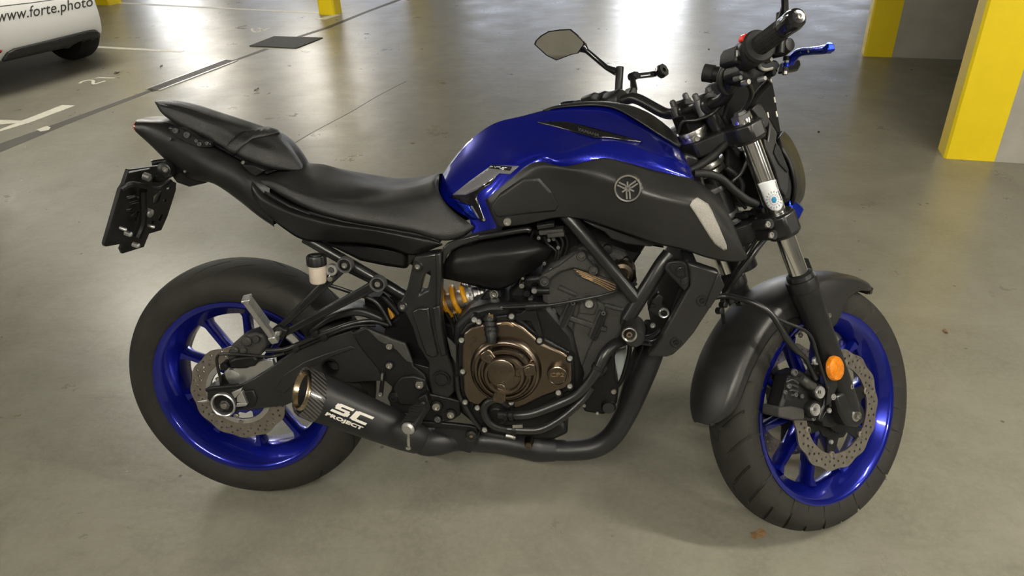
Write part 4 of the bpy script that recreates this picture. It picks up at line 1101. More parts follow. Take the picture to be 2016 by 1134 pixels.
# ------------------------------------------------------------------ exhaust
mA, mB_ = b(592, 768, 0.205), b(835, 868, 0.150)
md = (mA - mB_).normalized(); ml = (mA - mB_).length
muf = MB().lathe([(0.030, 0.0), (0.036, 0.012), (0.041, 0.05), (0.048, ml * 0.55), (0.0550, ml - 0.035)], mB_, md, 48).build('muffler', 'exhaust_black', moto)
muf['label'] = 'black muffler with white lettering and carbon end cap'
# carbon end cap, cut at a slant
u_, v_, _ = basis(md)
cutn = (md * 0.55 + Vector((0.0, -1, 0.12)).normalized() * 0.62).normalized()
ctr_end = mA - md * 0.002
def ringp(c, n_, r, cnt=48, flat=None):
    out = []
    for k in range(cnt):
        a = 2 * PI * k / cnt
        q = c + (u_ * math.cos(a) + v_ * math.sin(a)) * r
        if flat is not None:
            # slide along the muffler axis to the slanted plane
            q = q + md * ((flat - q).dot(n_) / md.dot(n_))
        out.append(q)
    return out
def ring_loft(rings):
    m = MB(); n = len(rings[0]); vs = [q for r in rings for q in r]; fs = []
    for i in range(len(rings) - 1):
        for k in range(n):
            fs.append((i * n + k, i * n + (k + 1) % n, (i + 1) * n + (k + 1) % n, (i + 1) * n + k))
    return m.add(vs, fs)
base_c = mB_ + md * (ml - 0.036)
endp = ctr_end
slant = (md * 0.92 + Vector((0, -1, 0)) * 0.40).normalized()
cap = ring_loft([ringp(base_c, slant, 0.0556, flat=base_c), ringp(endp, slant, 0.0550, flat=endp - md * 0.006), ringp(endp, slant, 0.0525, flat=endp), ringp(endp, slant, 0.0480, flat=endp - md * 0.003), ringp(endp, slant, 0.0470, flat=endp - md * 0.02)]).build('muffler_end_cap', 'carbon', muf, ang=50)
ring_loft([ringp(endp, slant, 0.0440, flat=endp - md * 0.012), ringp(endp, slant, 0.0440, flat=endp + md * 0.002), ringp(endp, slant, 0.0405, flat=endp + md * 0.004), ringp(endp, slant, 0.0390, flat=endp + md * 0.001), ringp(endp, slant, 0.0380, flat=endp - md * 0.008)]).build('tail_pipe', 'brass_tip', muf, ang=50)
ring_loft([ringp(endp, slant, 0.0380, flat=endp - md * 0.008), ringp(endp, slant, 0.0360, flat=endp - md * 0.07)]).build('tail_pipe_bore', 'dark_hole', muf)
ring_loft([ringp(endp, slant, 0.0475, flat=endp - md * 0.008), ringp(endp, slant, 0.0435, flat=endp - md * 0.008)]).build('end_disc', 'engine_black', muf)
MB().lathe([(0, 0), (0.0370, 0.0)], endp - md * 0.060, md, 36).build('tail_pipe_core', 'dark_hole', muf)
bv_m = bvh(muf)
def block_letter(rects, quad, bv, off=0.0012):
    """heavy squared letter from bars given in the unit square"""
    a, b2, c2, d2 = [Vector(q) for q in quad]
    m = MB()
    for (x0, y0, x1, y1) in rects:
        nx, ny = 6, 3; vs = []
        for j in range(ny + 1):
            for i in range(nx + 1):
                x = x0 + (x1 - x0) * i / nx; y = y0 + (y1 - y0) * j / ny
                q = (a * (1 - x) + b2 * x) * (1 - y) + (d2 * (1 - x) + c2 * x) * y
                vs.append(cast(bv, q.x, q.y, off))
        m.add(vs, [(j * (nx + 1) + i, j * (nx + 1) + i + 1, (j + 1) * (nx + 1) + i + 1, (j + 1) * (nx + 1) + i) for j in range(ny) for i in range(nx)])
    return m.build('logo_letter', 'white_print', muf, solid=0.0006, smooth=False)
SQ = cr(C4, [(364, 682), (652, 802), (716, 736), (428, 618)])
block_letter([(0.07, 0.76, 0.46, 1.0), (0.01, 0.56, 0.16, 0.94), (0.04, 0.40, 0.42, 0.60), (0.32, 0.06, 0.46, 0.44), (0.0, 0.0, 0.40, 0.24)], SQ, bv_m)
block_letter([(0.58, 0.76, 1.0, 1.0), (0.52, 0.06, 0.67, 0.94), (0.58, 0.0, 0.97, 0.24)], SQ, bv_m)
text_on('logo_letters', 'PROJECT', cr(C4, [(318, 722), (612, 842), (632, 812), (340, 692)]), bv_m, 'white_print', muf, bold=0.05, spacing=1.05)
MB().tube([b(*C4(315, 735), 0.222), b(*C4(600, 850), 0.190)], 0.0004, 6, 1).build('logo_line', 'grey_satin', muf)
bolt(*C4(325, 580), 0.235, 0.0035, 'engine_black', muf)
# header, collector
tubep('exhaust_header', [(1290, 672, 0.045), (1283, 700, 0.05), (1262, 752, 0.055), (1234, 812, 0.06), (1205, 858, 0.065), (1172, 880, 0.07), (1130, 886, 0.075), (1085, 886, 0.08)], 0.0255, 'exhaust_black', n=24)
MB().tube([Vector((q.x, -q.y * 0.8, q.z + 0.01)) for q in (b(1290, 672, 0.045), b(1262, 752, 0.055))] + [b(1215, 845, -0.045), b(1170, 880, -0.02), b(1125, 885, 0.03), b(1075, 885, 0.075)], 0.0225, 16, 5).build('exhaust_header', 'exhaust_black', moto)
col = tubep('exhaust_collector', [(1092, 886, 0.08), (1060, 884, 0.085), (1040, 880, 0.09), (990, 870, 0.095), (940, 866, 0.1)], [0.0275, 0.031, 0.031, 0.030, 0.029], 'exhaust_black', n=24, sm=4)
tubep('exhaust_mid_pipe', [(945, 866, 0.10), (900, 864, 0.11), (865, 870, 0.13), (840, 870, 0.145), (825, 864, 0.155)], [0.028, 0.029, 0.031, 0.033, 0.032], 'exhaust_black', n=24)
plate('exhaust_shield', [(855, 838), (900, 838), (928, 846), (945, 850), (942, 866), (926, 893), (880, 880), (858, 872)], 0.138, 0.006, 'exhaust_black', bevel=0.002)
bolt(1041, 876, 0.122, 0.0085, 'bronze', col); lathe('sensor_boss', 1041, 872, 0.115, [(0, 0.012), (0.008, 0.012), (0.010, 0.004), (0.012, -0.01), (0, -0.01)], 'bronze', col, n=18)
plate('collector_tab', [(1097, 902), (1150, 900), (1168, 897), (1166, 903), (1150, 906), (1100, 907)], 0.07, 0.01, 'gold_edge', col, bevel=0.001)

# ------------------------------------------------------------------ engine
case = plate('crankcase', [(893, 640), (925, 610), (960, 600), (1010, 598), (1080, 600), (1130, 660), (1150, 740), (1140, 790), (1110, 830), (1040, 858), (960, 862), (905, 815), (885, 740)], 0.140, 0.29, 'engine_black', bevel=0.012)
plate('sump', [(950, 840), (1110, 830), (1120, 855), (1090, 868), (970, 866)], 0.10, 0.2, 'engine_black', case, bevel=0.01)
flange = plate('clutch_cover', [(272, 290), (330, 245), (400, 222), (470, 212), (560, 200), (640, 200), (720, 245), (790, 305), (850, 362), (930, 395), (1000, 425), (1062, 462), (1082, 510), (1082, 640), (1058, 692), (980, 722), (860, 765), (740, 830), (660, 860), (600, 800), (520, 775), (440, 790), (390, 838), (300, 800), (272, 720), (262, 600), (258, 480), (262, 360)], 0.165, 0.03, 'bronze', c=C6, bevel=0.006, seg=3)
flange['label'] = 'bronze coloured clutch cover'
plate('cover_gasket', [(240, 300), (300, 220), (390, 180), (640, 140), (720, 200), (860, 320), (1000, 395), (1095, 450), (1105, 660), (1080, 710), (990, 755), (700, 900), (500, 870), (380, 870), (270, 820), (235, 640), (225, 420)], 0.150, 0.02, 'engine_black', case, c=C6, bevel=0.004)
cc = C6(590, 555)
bowl = lathe('clutch_bowl', *cc, 0.163, [(0.080, 0.0), (0.0785, 0.008), (0.074, 0.016), (0.070, 0.018), (0.069, 0.012), (0.0635, 0.012), (0.062, 0.022), (0.058, 0.028), (0.0535, 0.0285), (0.0525, 0.022), (0.048, 0.022), (0.0465, 0.032), (0.043, 0.037), (0.037, 0.0375), (0.036, 0.030), (0.0, 0.030)], 'bronze', flange, n=64)
lathe('clutch_hub', *C6(560, 560), 0.190, [(0, 0.012), (0.026, 0.012), (0.029, 0.010), (0.0305, 0.004), (0.0305, -0.006), (0, -0.006)], 'bronze', flange, n=48)
hc = b(*cc, 0.163)
for a in (math.radians(128), math.radians(12), math.radians(-105)):
    e = Vector((math.cos(a), 0, math.sin(a))); t = Vector((-math.sin(a), 0, math.cos(a)))
    q0 = hc + Vector((0, -0.026, 0))
    out = [q0 + e * 0.026 + t * 0.010, q0 + e * 0.060 + t * 0.019, q0 + e * 0.070 + t * 0.014, q0 + e * 0.070 - t * 0.010, q0 + e * 0.060 - t * 0.012, q0 + e * 0.026 - t * 0.010, q0 + e * 0.020]
    MB().plate([q + Vector((0, -0.006, 0)) for q in out], (0, 0.03, 0)).build('clutch_arm', 'bronze', flange, bevel=0.003)
    q1 = [q0 + e * 0.034 + t * 0.006, q0 + e * 0.058 + t * 0.012, q0 + e * 0.058 - t * 0.006, q0 + e * 0.034 - t * 0.006]
    MB().plate([q + Vector((0, -0.0075, 0)) for q in q1], (0, 0.004, 0)).build('clutch_arm_pad', 'bronze', flange, bevel=0.0012)
capo = lathe('timing_cap', *C6(975, 590), 0.168, [(0, 0.010), (0.019, 0.010), (0.0205, 0.013), (0.0225, 0.012), (0.0235, 0.006), (0.0235, -0.01), (0, -0.01)], 'bronze', flange, n=40)
text_on('engraving', 'YAMAHA', cr(C6, [(490, 585), (640, 585), (640, 558), (490, 558)]), bvh(*[o for o in flange.children if o.name.startswith('clutch_hub')]), 'bronze', flange, off=0.0008, bold=0.03)
text_on('engraving', 'CP2', cr(C6, [(922, 612), (1022, 612), (1022, 582), (922, 582)]), bvh(capo), 'gold_edge', flange, off=0.0006)
for (u, v) in ((390, 200), (632, 160), (260, 337), (840, 340), (270, 570), (1065, 472), (1065, 678), (980, 727), (287, 798), (378, 840), (630, 800), (432, 1003), (355, 185)):
    lathe('bolt_boss', u, v, 0.158, [(0, 0.008), (0.0085, 0.008), (0.010, 0.004), (0.010, -0.02), (0, -0.02)], 'engine_black', flange, c=C6, n=18)
    bolt(u, v, 0.166, 0.0062, 'alu', flange, c=C6)
plate('cover_boss', [(545, 235), (560, 208), (610, 205), (650, 235), (640, 245), (600, 225), (560, 228)], 0.170, 0.008, 'gold_edge', flange, c=C6, bevel=0.001)
# clutch cable anchor and oil filler column
oil = tubep('breather_column', [(462, 150, 0.16), (470, 230, 0.172), (480, 300, 0.186), (480, 360, 0.192)], [0.009, 0.011, 0.0125, 0.010], 'engine_black', c=C6, n=16, sm=3)
for k in range(4):
    u, v = C6(466 + 5 * k, 180 + 38 * k)
    lathe('column_ring', u, v, 0.165 + 0.006 * k, [(0.010, -0.004), (0.0145, -0.004), (0.0145, 0.004), (0.010, 0.004)], 'engine_black', oil, axis=(0.05, -0.35, -1), n=20)
lathe('column_head', 478, 158, 0.170, [(0, 0.006), (0.006, 0.006), (0.007, 0.0), (0, 0)], 'brass_tip', oil, c=C6, n=12)
tubep('clutch_cable', [(560, 97, 0.15), (720, 90, 0.165), (900, 78, 0.17), (1100, 45, 0.172), (1300, 5, 0.17), (1450, -40, 0.15), (1560, -80, 0.12)], 0.0032, 'wire_black', c=C6)
tubep('cable_adjuster', [(740, 88, 0.166), (780, 86, 0.167), (890, 79, 0.17)], [0.009, 0.009, 0.006], 'engine_black', c=C6, sm=2)
bolt(560, 97, 0.15, 0.004, 'steel', c=C6)
plate('cable_bracket', [(610, 150), (700, 140), (750, 100), (760, 60), (810, 60), (820, 150), (870, 330), (830, 320), (770, 200), (640, 190)], 0.157, 0.008, 'engine_black', c=C6, bevel=0.002)
# cylinder block and head
cyl = plate('cylinder_block', [(1062, 545), (1085, 520), (1130, 497), (1180, 500), (1235, 545), (1256, 585), (1240, 640), (1200, 692), (1172, 740), (1140, 765), (1100, 720), (1078, 690), (1074, 640), (1068, 590)], 0.125, 0.25, 'cast_dark', bevel=0.012, seg=3)
plate('cylinder_panel', [(1150, 585), (1175, 590), (1195, 603), (1185, 640), (1160, 690), (1140, 740), (1120, 720), (1128, 640)], 0.131, 0.012, 'cast_dark', cyl, bevel=0.005)
plate('cylinder_ledge', [(1122, 622), (1165, 636), (1196, 646), (1194, 655), (1160, 646), (1120, 632)], 0.137, 0.012, 'cast_dark', cyl, bevel=0.003)
plate('cylinder_side_rib', [(1082, 607), (1094, 607), (1098, 630), (1078, 690), (1070, 672), (1076, 640)], 0.134, 0.012, 'cast_dark', cyl, bevel=0.005)
for (p, q) in (((1128, 592), (1106, 640)), ((1188, 612), (1166, 664))):
    P3 = [b(p[0] + (q[0] - p[0]) * t, p[1] + (q[1] - p[1]) * t, 0.131) for t in (0, 0.5, 1)]
    MB().tube(P3, [0.0095, 0.0115, 0.011], 14, 3).build('cylinder_slot_rim', 'cast_dark', cyl)
    P3 = [q_ + Vector((0, -0.0068, 0)) for q_ in P3]
    MB().tube(P3, [0.0055, 0.0068, 0.0062], 10, 3).build('slot_shade', 'dark_hole', cyl)  # raised dark bar painting the shade of a slot that is not cut
    bolt(p[0], p[1] + 4, 0.140, 0.005, 'grey_satin', cyl)
lathe('stud_boss', 1160, 597, 0.133, [(0, 0.006), (0.009, 0.006), (0.0145, 0.001), (0.0145, -0.01), (0, -0.01)], 'cast_dark', cyl, n=24)
bolt(1160, 597, 0.139, 0.0095, 'alu', cyl)
plate('stud_pad', [(1140, 600), (1146, 588), (1160, 582), (1175, 588), (1178, 606), (1170, 622), (1138, 618)], 0.136, 0.01, 'cast_dark', cyl, bevel=0.004)
for k, (a_, c_) in enumerate((((1100, 565), (1135, 580)), ((1190, 600), (1235, 612)))):
    tubep('cylinder_rib', [(*a_, 0.125), (*c_, 0.122)], 0.006, 'cast_dark', cyl, sm=1)
head = plate('cylinder_head', [(1105, 520), (1140, 490), (1180, 482), (1230, 500), (1250, 530), (1256, 565), (1215, 575), (1160, 545)], 0.105, 0.21, 'cast_dark', bevel=0.012)
for k in range(4):
    tubep('head_cover_edge', [(1130 + 5 * k, 529 + 5 * k, 0.131), (1170 + 3 * k, 544 + 5 * k, 0.132), (1213 - 1 * k, 561 + 5 * k, 0.131)], 0.0018, 'gold_edge', head, sm=2)
plate('head_cover_band', [(1126, 526), (1170, 538), (1214, 556), (1216, 575), (1170, 560), (1134, 542)], 0.129, 0.012, 'cast_dark', head, bevel=0.002)
lathe('cam_end_cover', 1224, 537, 0.112, [(0, 0.014), (0.012, 0.014), (0.016, 0.017), (0.024, 0.015), (0.030, 0.008), (0.031, -0.02), (0, -0.02)], 'bronze', head, n=36)
lathe('cam_end_ring', 1206, 522, 0.098, [(0.020, 0.012), (0.024, 0.012), (0.031, 0.006), (0.031, -0.02), (0.02, -0.02)], 'cast_dark', head, n=36)
for (u, v, r) in ((1196, 490, 0.010), (1232, 512, 0.007)):
    lathe('head_plug', u, v, 0.105, [(0, 0.010), (r, 0.008), (r, -0.01), (0, -0.01)], 'engine_black', head, n=18)
hang = plate('engine_hanger', [(165, 520), (200, 490), (330, 420), (470, 315), (505, 302), (545, 318), (560, 370), (600, 415), (640, 430), (650, 470), (610, 490), (560, 470), (440, 440), (330, 470), (252, 530), (250, 570), (205, 595), (170, 575)], 0.146, 0.014, 'cast_dark', c=C8, bevel=0.004)
for (u, v) in ((210, 540), (505, 337), (602, 450)):
    lathe('hanger_boss', u, v, 0.148, [(0.005, 0.002), (0.006, 0.008), (0.009, 0.008), (0.0105, 0.004), (0.0105, -0.012), (0.005, -0.012)], 'cast_dark', hang, c=C8, n=24)
    bolt(u, v, 0.146, 0.006, 'grey_satin', hang, c=C8)
# throttle bodies and fittings behind the shock mount
thr = plate('throttle_body', [(1000, 575), (1030, 545), (1075, 540), (1080, 590), (1060, 615), (1010, 620)], 0.085, 0.17, 'engine_black', bevel=0.01)
for (u, v, r, m) in ((1028, 560, 0.007, 'steel'), (1045, 588, 0.006, 'grey_satin'), (1038, 575, 0.009, 'engine_black'), (1052, 566, 0.008, 'engine_black'), (1005, 602, 0.005, 'steel'), (1030, 545, 0.004, 'steel')):
    lathe('throttle_fitting', u, v, 0.10, [(0, 0.012), (r * 0.8, 0.012), (r, 0.008), (r, -0.02), (0, -0.02)], m, thr, n=14)
tubep('throttle_spigot', [(1050, 572, 0.12), (1082, 572, 0.122)], 0.0085, 'engine_black', thr, sm=1)
lathe('throttle_nut', 1052, 572, 0.126, [(0, 0.004), (0.006, 0.004), (0.007, -0.004), (0, -0.004)], 'alu', thr, n=12)
# shock mount
mt = plate('shock_mount', [(945, 590), (955, 575), (970, 566), (985, 570), (990, 590), (985, 610), (965, 625), (940, 618)], 0.090, 0.1, 'engine_black', bevel=0.006)
lathe('mount_bolt_collar', 973, 579, 0.092, [(0, 0.003), (0.010, 0.003), (0.012, 0.0), (0.012, -0.01), (0, -0.01)], 'steel', mt, n=24)
bolt(973, 579, 0.095, 0.007, 'steel', mt)
for k, L in enumerate(([(878, 612, 0.05), (890, 640, 0.08), (895, 670, 0.1), (885, 710, 0.1)], [(895, 618, 0.05), (905, 650, 0.07), (900, 690, 0.1)], [(920, 610, 0.04), (925, 640, 0.07), (905, 670, 0.09)])):
    tubep('drain_hose', L, 0.004, 'wire_black')
plate('clutch_side_web', [(880, 664), (898, 680), (898, 716), (888, 700)], 0.155, 0.004, 'cast_dark', bevel=0.0008)
# airbox side
air = MB().grid(cols(C5, [
    [(490, 420, 0.100), (484, 470, 0.105), (484, 520, 0.105), (490, 560, 0.100)],
    [(600, 305, 0.115), (600, 400, 0.140), (610, 500, 0.140), (620, 588, 0.115)],
    [(800, 250, 0.120), (820, 365, 0.152), (820, 480, 0.148), (800, 635, 0.115)],
    [(1000, 215, 0.120), (1020, 345, 0.165), (1010, 480, 0.150), (960, 662, 0.115)],
    [(1190, 180, 0.120), (1220, 322, 0.168), (1160, 450, 0.150), (1100, 605, 0.115)],
    [(1330, 245, 0.118), (1370, 303, 0.148), (1290, 400, 0.136), (1180, 545, 0.110)],
    [(1442, 308, 0.105), (1440, 318, 0.118), (1385, 400, 0.112), (1255, 505, 0.10)]]), 6, 6).build('airbox_cover', 'black_plastic', moto, solid=0.006, ang=60)
plate('airbox', [(880, 500), (960, 470), (1040, 460), (1080, 495), (1040, 540), (985, 560), (890, 545)], 0.10, 0.2, 'engine_black', bevel=0.01)
plate('hugger_infill', [(716, 585), (790, 585), (800, 640), (760, 650), (720, 622)], 0.045, 0.05, 'void_black', bevel=0.004)  # added dark plate, fills the gap where bright floor shows through
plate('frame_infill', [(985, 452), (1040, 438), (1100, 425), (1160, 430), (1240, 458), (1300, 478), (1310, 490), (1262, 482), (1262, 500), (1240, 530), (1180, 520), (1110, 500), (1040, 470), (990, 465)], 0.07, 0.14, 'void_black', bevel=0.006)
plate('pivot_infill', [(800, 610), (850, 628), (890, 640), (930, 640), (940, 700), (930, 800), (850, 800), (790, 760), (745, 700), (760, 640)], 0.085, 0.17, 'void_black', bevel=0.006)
plate('frame_strap', [(478, 420), (486, 300), (520, 262), (600, 228), (800, 178), (800, 228), (640, 282), (560, 322), (520, 370), (492, 450)], 0.134, 0.012, 'frame_black', c=C5, bevel=0.003)
tubep('frame_rail', [(800, 205, 0.128), (1000, 172, 0.135), (1200, 140, 0.14), (1240, 150, 0.14)], 0.0065, 'frame_black', c=C5)
for k, (u0, v0, u1, v1) in enumerate(((1058, 445, 1092, 440), (1062, 456, 1110, 452), (1078, 461, 1112, 458))):
    pc_ = MB().bar(b(u0, v0, 0.14 + 0.004 * k), b(u1, v1, 0.14 + 0.004 * k), 0.03, 0.010).build('wiring_connector', 'cast_dark' if k else 'black_plastic', moto, bevel=0.002)
for k, L in enumerate(([(1070, 464, 0.13), (1078, 480, 0.12), (1095, 495, 0.12), (1090, 515, 0.11)], [(1085, 466, 0.13), (1098, 478, 0.12), (1100, 500, 0.12), (1096, 525, 0.11)], [(1100, 463, 0.135), (1108, 476, 0.13), (1104, 496, 0.12), (1085, 530, 0.11)], [(1050, 455, 0.13), (1048, 470, 0.12), (1070, 490, 0.10)], [(1112, 462, 0.13), (1118, 480, 0.12), (1110, 510, 0.11)])):
    tubep('wire', L, 0.003, 'wire_black')
for (u, v) in ((1061, 468), (1081, 472), (1090, 470), (1072, 518), (1099, 487), (1085, 530)):
    lathe('wire_clip', u, v, 0.13, [(0, 0.006), (0.004, 0.005), (0.0045, -0.004), (0, -0.004)], 'grey_satin', n=8)

# main frame tubes, crash pad
tubep('frame_tube', [(1105, 415, 0.135), (1126, 436, 0.150), (1190, 512, 0.162), (1254, 590, 0.165)], 0.0142, 'frame_black', n=20, sm=6)
tubep('frame_tube', [(1318, 500, 0.150), (1300, 524, 0.158), (1270, 572, 0.164), (1235, 628, 0.165)], 0.0155, 'frame_black', n=20, sm=6)
for L in ([(1105, 415, 0.135), (1126, 436, 0.150), (1190, 512, 0.162), (1254, 590, 0.165)], [(1318, 500, 0.150), (1300, 524, 0.158), (1270, 572, 0.164), (1235, 628, 0.165)]):
    MB().tube([Vector((q.x, -q.y, q.z)) for q in (b(*p_) for p_ in L)], 0.0145, 14, 5).build('frame_tube', 'frame_black', moto)
plate('frame_node', [(1225, 622), (1236, 606), (1252, 596), (1262, 600), (1256, 625), (1244, 650), (1228, 650), (1220, 640)], 0.170, 0.03, 'frame_black', bevel=0.006)
sl_ = lathe('crash_pad', 1246, 642, 0.155, [(0.0, 0.0), (0.025, 0.0), (0.026, 0.02), (0.0225, 0.05), (0.0205, 0.066), (0.018, 0.070), (0, 0.070)], 'rubber', n=36)
lathe('crash_pad_ring', 1239, 658, 0.222, [(0.0115, 0.003), (0.0135, 0.0055), (0.0155, 0.005), (0.0165, 0.0), (0.0115, 0.0)], 'steel', sl_, n=36)
lathe('crash_pad_bolt', 1239, 658, 0.222, [(0, 0.001), (0.003, 0.001), (0.003, 0.004), (0.006, 0.004), (0.0065, 0.0), (0, 0)], 'brass_tip', sl_, n=14)
# radiator and its side shroud
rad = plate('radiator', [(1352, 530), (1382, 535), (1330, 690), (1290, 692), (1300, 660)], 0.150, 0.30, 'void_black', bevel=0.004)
shroud_px = [(1352, 516), (1380, 524), (1415, 536), (1427, 563), (1418, 580), (1398, 608), (1366, 657), (1343, 684), (1326, 699), (1313, 704), (1275, 702), (1301, 667), (1326, 622), (1350, 578), (1359, 564), (1357, 535)]
shr = plate('radiator_shroud', shroud_px, 0.195, 0.030, 'matte_grey', bevel=0.005)
plate('shroud_side', [(1415, 536), (1427, 563), (1398, 608), (1388, 600), (1405, 560)], 0.198, 0.006, 'matte_grey', shr, bevel=0.002)
MB().plate([Vector((q.x, -q.y, q.z)) for q in bl(shroud_px, 0.195)], (0, -0.03, 0)).build('radiator_shroud', 'matte_grey', moto, bevel=0.005)
for (u, v) in ((1383, 592), (1331, 674)):
    lathe('shroud_dimple', u, v, 0.1955, [(0, 0.0004), (0.0105, 0.0004), (0.0115, 0.002), (0.0125, 0.0005), (0.0125, -0.004), (0, -0.004)], 'matte_grey', shr, n=24)
    bolt(u, v, 0.1965, 0.0058, 'engine_black', shr)
rp = plate('shroud_bracket', [(1308, 530), (1315, 516), (1332, 513), (1347, 515), (1355, 522), (1359, 550), (1356, 566), (1348, 575), (1335, 560), (1320, 545)], 0.190, 0.014, 'black_plastic', bevel=0.003)
plate('bracket_recess', [(1316, 528), (1322, 519), (1340, 518), (1348, 524), (1350, 548), (1336, 548), (1326, 540)], 0.1915, 0.003, 'engine_black', rp, bevel=0.001)
plate('bracket_hook', [(1330, 536), (1336, 526), (1346, 525), (1346, 544), (1334, 545)], 0.197, 0.006, 'gloss_black', rp, bevel=0.002)
plate('bracket_boss', [(1340, 552), (1352, 545), (1355, 555), (1350, 562), (1342, 562)], 0.194, 0.005, 'black_plastic', rp, bevel=0.001)
hb_ = plate('horn_bracket', [(1285, 590), (1297, 578), (1308, 585), (1304, 600), (1318, 610), (1316, 622), (1300, 626), (1275, 612)], 0.155, 0.02, 'black_plastic', bevel=0.003)
lathe('bracket_grommet', 1307, 616, 0.156, [(0.007, 0.004), (0.0095, 0.005), (0.0115, 0.003), (0.0115, -0.004), (0.007, -0.004)], 'alu', hb_, n=24)
bolt(1307, 616, 0.157, 0.006, 'engine_black', hb_); bolt(1285, 602, 0.156, 0.0055, 'engine_black', hb_)
bolt(1285, 640, 0.13, 0.006, 'alu')
for L in ([(1262, 668, 0.15), (1285, 662, 0.14), (1302, 650, 0.13)], [(1252, 672, 0.14), (1280, 676, 0.13), (1297, 670, 0.12)]):
    tubep('overflow_hose', L, 0.0055, 'wire_black')
# coolant hoses
h1 = tubep('coolant_hose', [(1470, 335, 0.10), (1400, 370, 0.125), (1330, 440, 0.14), (1285, 530, 0.148), (1220, 635, 0.152), (1110, 748, 0.158), (960, 820, 0.165), (800, 880, 0.172), (680, 898, 0.174), (540, 892, 0.165)], [0.0135, 0.0135, 0.0135, 0.0125, 0.011, 0.011, 0.011, 0.0105, 0.0105, 0.0105], 'wire_black', c=C6, n=18)
h2 = tubep('coolant_hose', [(1225, 690, 0.13), (1150, 790, 0.14), (1000, 920, 0.155), (850, 1000, 0.165), (720, 1008, 0.168), (600, 1000, 0.168)], 0.0095, 'wire_black', c=C6, n=16)
h3 = tubep('pump_hose', [(600, 1000, 0.160), (500, 975, 0.165), (440, 915, 0.168), (430, 840, 0.168), (480, 790, 0.168), (550, 785, 0.166), (605, 830, 0.160)], 0.0085, 'wire_black', c=C6, n=16)
lathe('water_pump', 520, 890, 0.140, [(0, 0.012), (0.018, 0.012), (0.026, 0.006), (0.029, -0.02), (0, -0.02)], 'engine_black', case, c=C6, n=32)
def clamp(u, v, d, u2, v2, d2, r, par):
    p, q = b(*C6(u, v), d), b(*C6(u2, v2), d2); a = (q - p).normalized()
    MB().lathe([(r * 0.9, -0.005), (r, -0.005), (r, 0.005), (r * 0.9, 0.005)], p, a, 28).build('hose_clamp', 'engine_black', par)
clamp(640, 898, 0.174, 540, 892, 0.165, 0.0128, h1); clamp(600, 897, 0.172, 540, 892, 0.165, 0.0125, h1); clamp(1275, 545, 0.148, 1220, 635, 0.152, 0.0145, h1)
clamp(650, 1004, 0.168, 600, 1000, 0.168, 0.012, h2)
MB().bar(b(*C6(640, 978), 0.182), b(*C6(715, 975), 0.182), 0.006, 0.008).build('clamp_screw', 'steel', h2)
tubep('side_drain_tube', [(225, 610, 0.155), (240, 740, 0.158), (300, 850, 0.160), (370, 960, 0.158), (450, 1030, 0.150), (600, 1060, 0.13), (660, 1065, 0.12)], 0.0055, 'wire_black', c=C6)
tubep('tube_clip', [(590, 1045, 0.14), (625, 1052, 0.14), (660, 1062, 0.14)], 0.0055, 'steel', c=C6, n=8, sm=2)
# oil filter / cooler lumps in front of the engine
oc = plate('oil_cooler', [(1150, 745), (1180, 735), (1200, 700), (1210, 690), (1212, 740), (1218, 770), (1215, 795), (1190, 818), (1150, 812), (1140, 780)], 0.06, 0.12, 'engine_black', bevel=0.008)
lathe('filter_can', 1198, 800, 0.065, [(0, 0.01), (0.014, 0.01), (0.017, 0.004), (0.017, -0.05), (0, -0.05)], 'gloss_black', oc, n=24)
bolt(1208, 770, 0.07, 0.0065, 'steel', oc); bolt(1150, 798, 0.065, 0.0045, 'steel', oc); bolt(1176, 813, 0.065, 0.004, 'alu', oc)
tubep('oil_hose', [(1205, 690, 0.04), (1195, 720, 0.05), (1178, 740, 0.06)], 0.010, 'engine_black', oc)
plate('coolant_bottle', [(1208, 692), (1234, 684), (1234, 700), (1222, 752), (1208, 756), (1202, 722)], -0.03, 0.07, 'milky_plastic', bevel=0.006)
tubep('vent_tube', [(1240, 672, 0.03), (1238, 700, 0.02), (1225, 745, 0.02), (1212, 765, 0.02)], 0.0055, 'wire_black')
# side stand on the far side
st0, st1 = Vector((0.62, 0.10, 0.33)), Vector((0.66, 0.265, -0.035))
ss = MB().tube([st0, st0.lerp(st1, 0.5), st1], [0.013, 0.012, 0.011], 12, 4).build('side_stand', 'frame_black', moto)
MB().box(st1 + Vector((0.0, 0.01, -0.004)), (0.06, 0.05, 0.010), Matrix.Rotation(0.21, 3, 'X')).build('stand_foot', 'frame_black', ss)

# ------------------------------------------------------------------ front fork (built straight, turned by the steering angle)
def FP(xp, y, s):
    return Vector((1.4, 0, RF)) + PERP * xp + Vector((0, y, 0)) + AXIS * s
FY = 0.105
for side in (-1, 1):
    y = side * FY
    leg = MB().lathe([(0.012, -0.028), (0.022, -0.022), (0.026, 0.03), (0.0275, 0.08), (0.0285, 0.27), (0.0305, 0.30), (0.0305, 0.325), (0.0335, 0.327), (0.0345, 0.345), (0.0335, 0.352), (0.029, 0.353), (0.028, 0.362), (0.0215, 0.366)], FP(0, y, 0), AXIS, 36).build('fork_lower_leg', 'frame_black', moto, FK)
    MB().tube([FP(0, y, 0.35), FP(0, y, 0.725)], 0.0205, 32, 1).build('fork_tube', 'chrome', moto, FK)['label'] = 'chromed fork tube'
    MB().lathe([(0, 0.740), (0.012, 0.740), (0.014, 0.734), (0.0205, 0.734), (0.0205, 0.71), (0, 0.71)], FP(0, y, 0), AXIS, 6).build('fork_cap', 'grey_satin', moto, FK)
    # lower bottom with the axle clamp
    MB().lathe([(0, -0.022), (0.020, -0.022), (0.024, -0.016), (0.024, 0.016), (0.020, 0.022), (0, 0.022)], FP(0, y, 0), (0, 1, 0), 28).build('axle_clamp', 'frame_black', moto, FK)
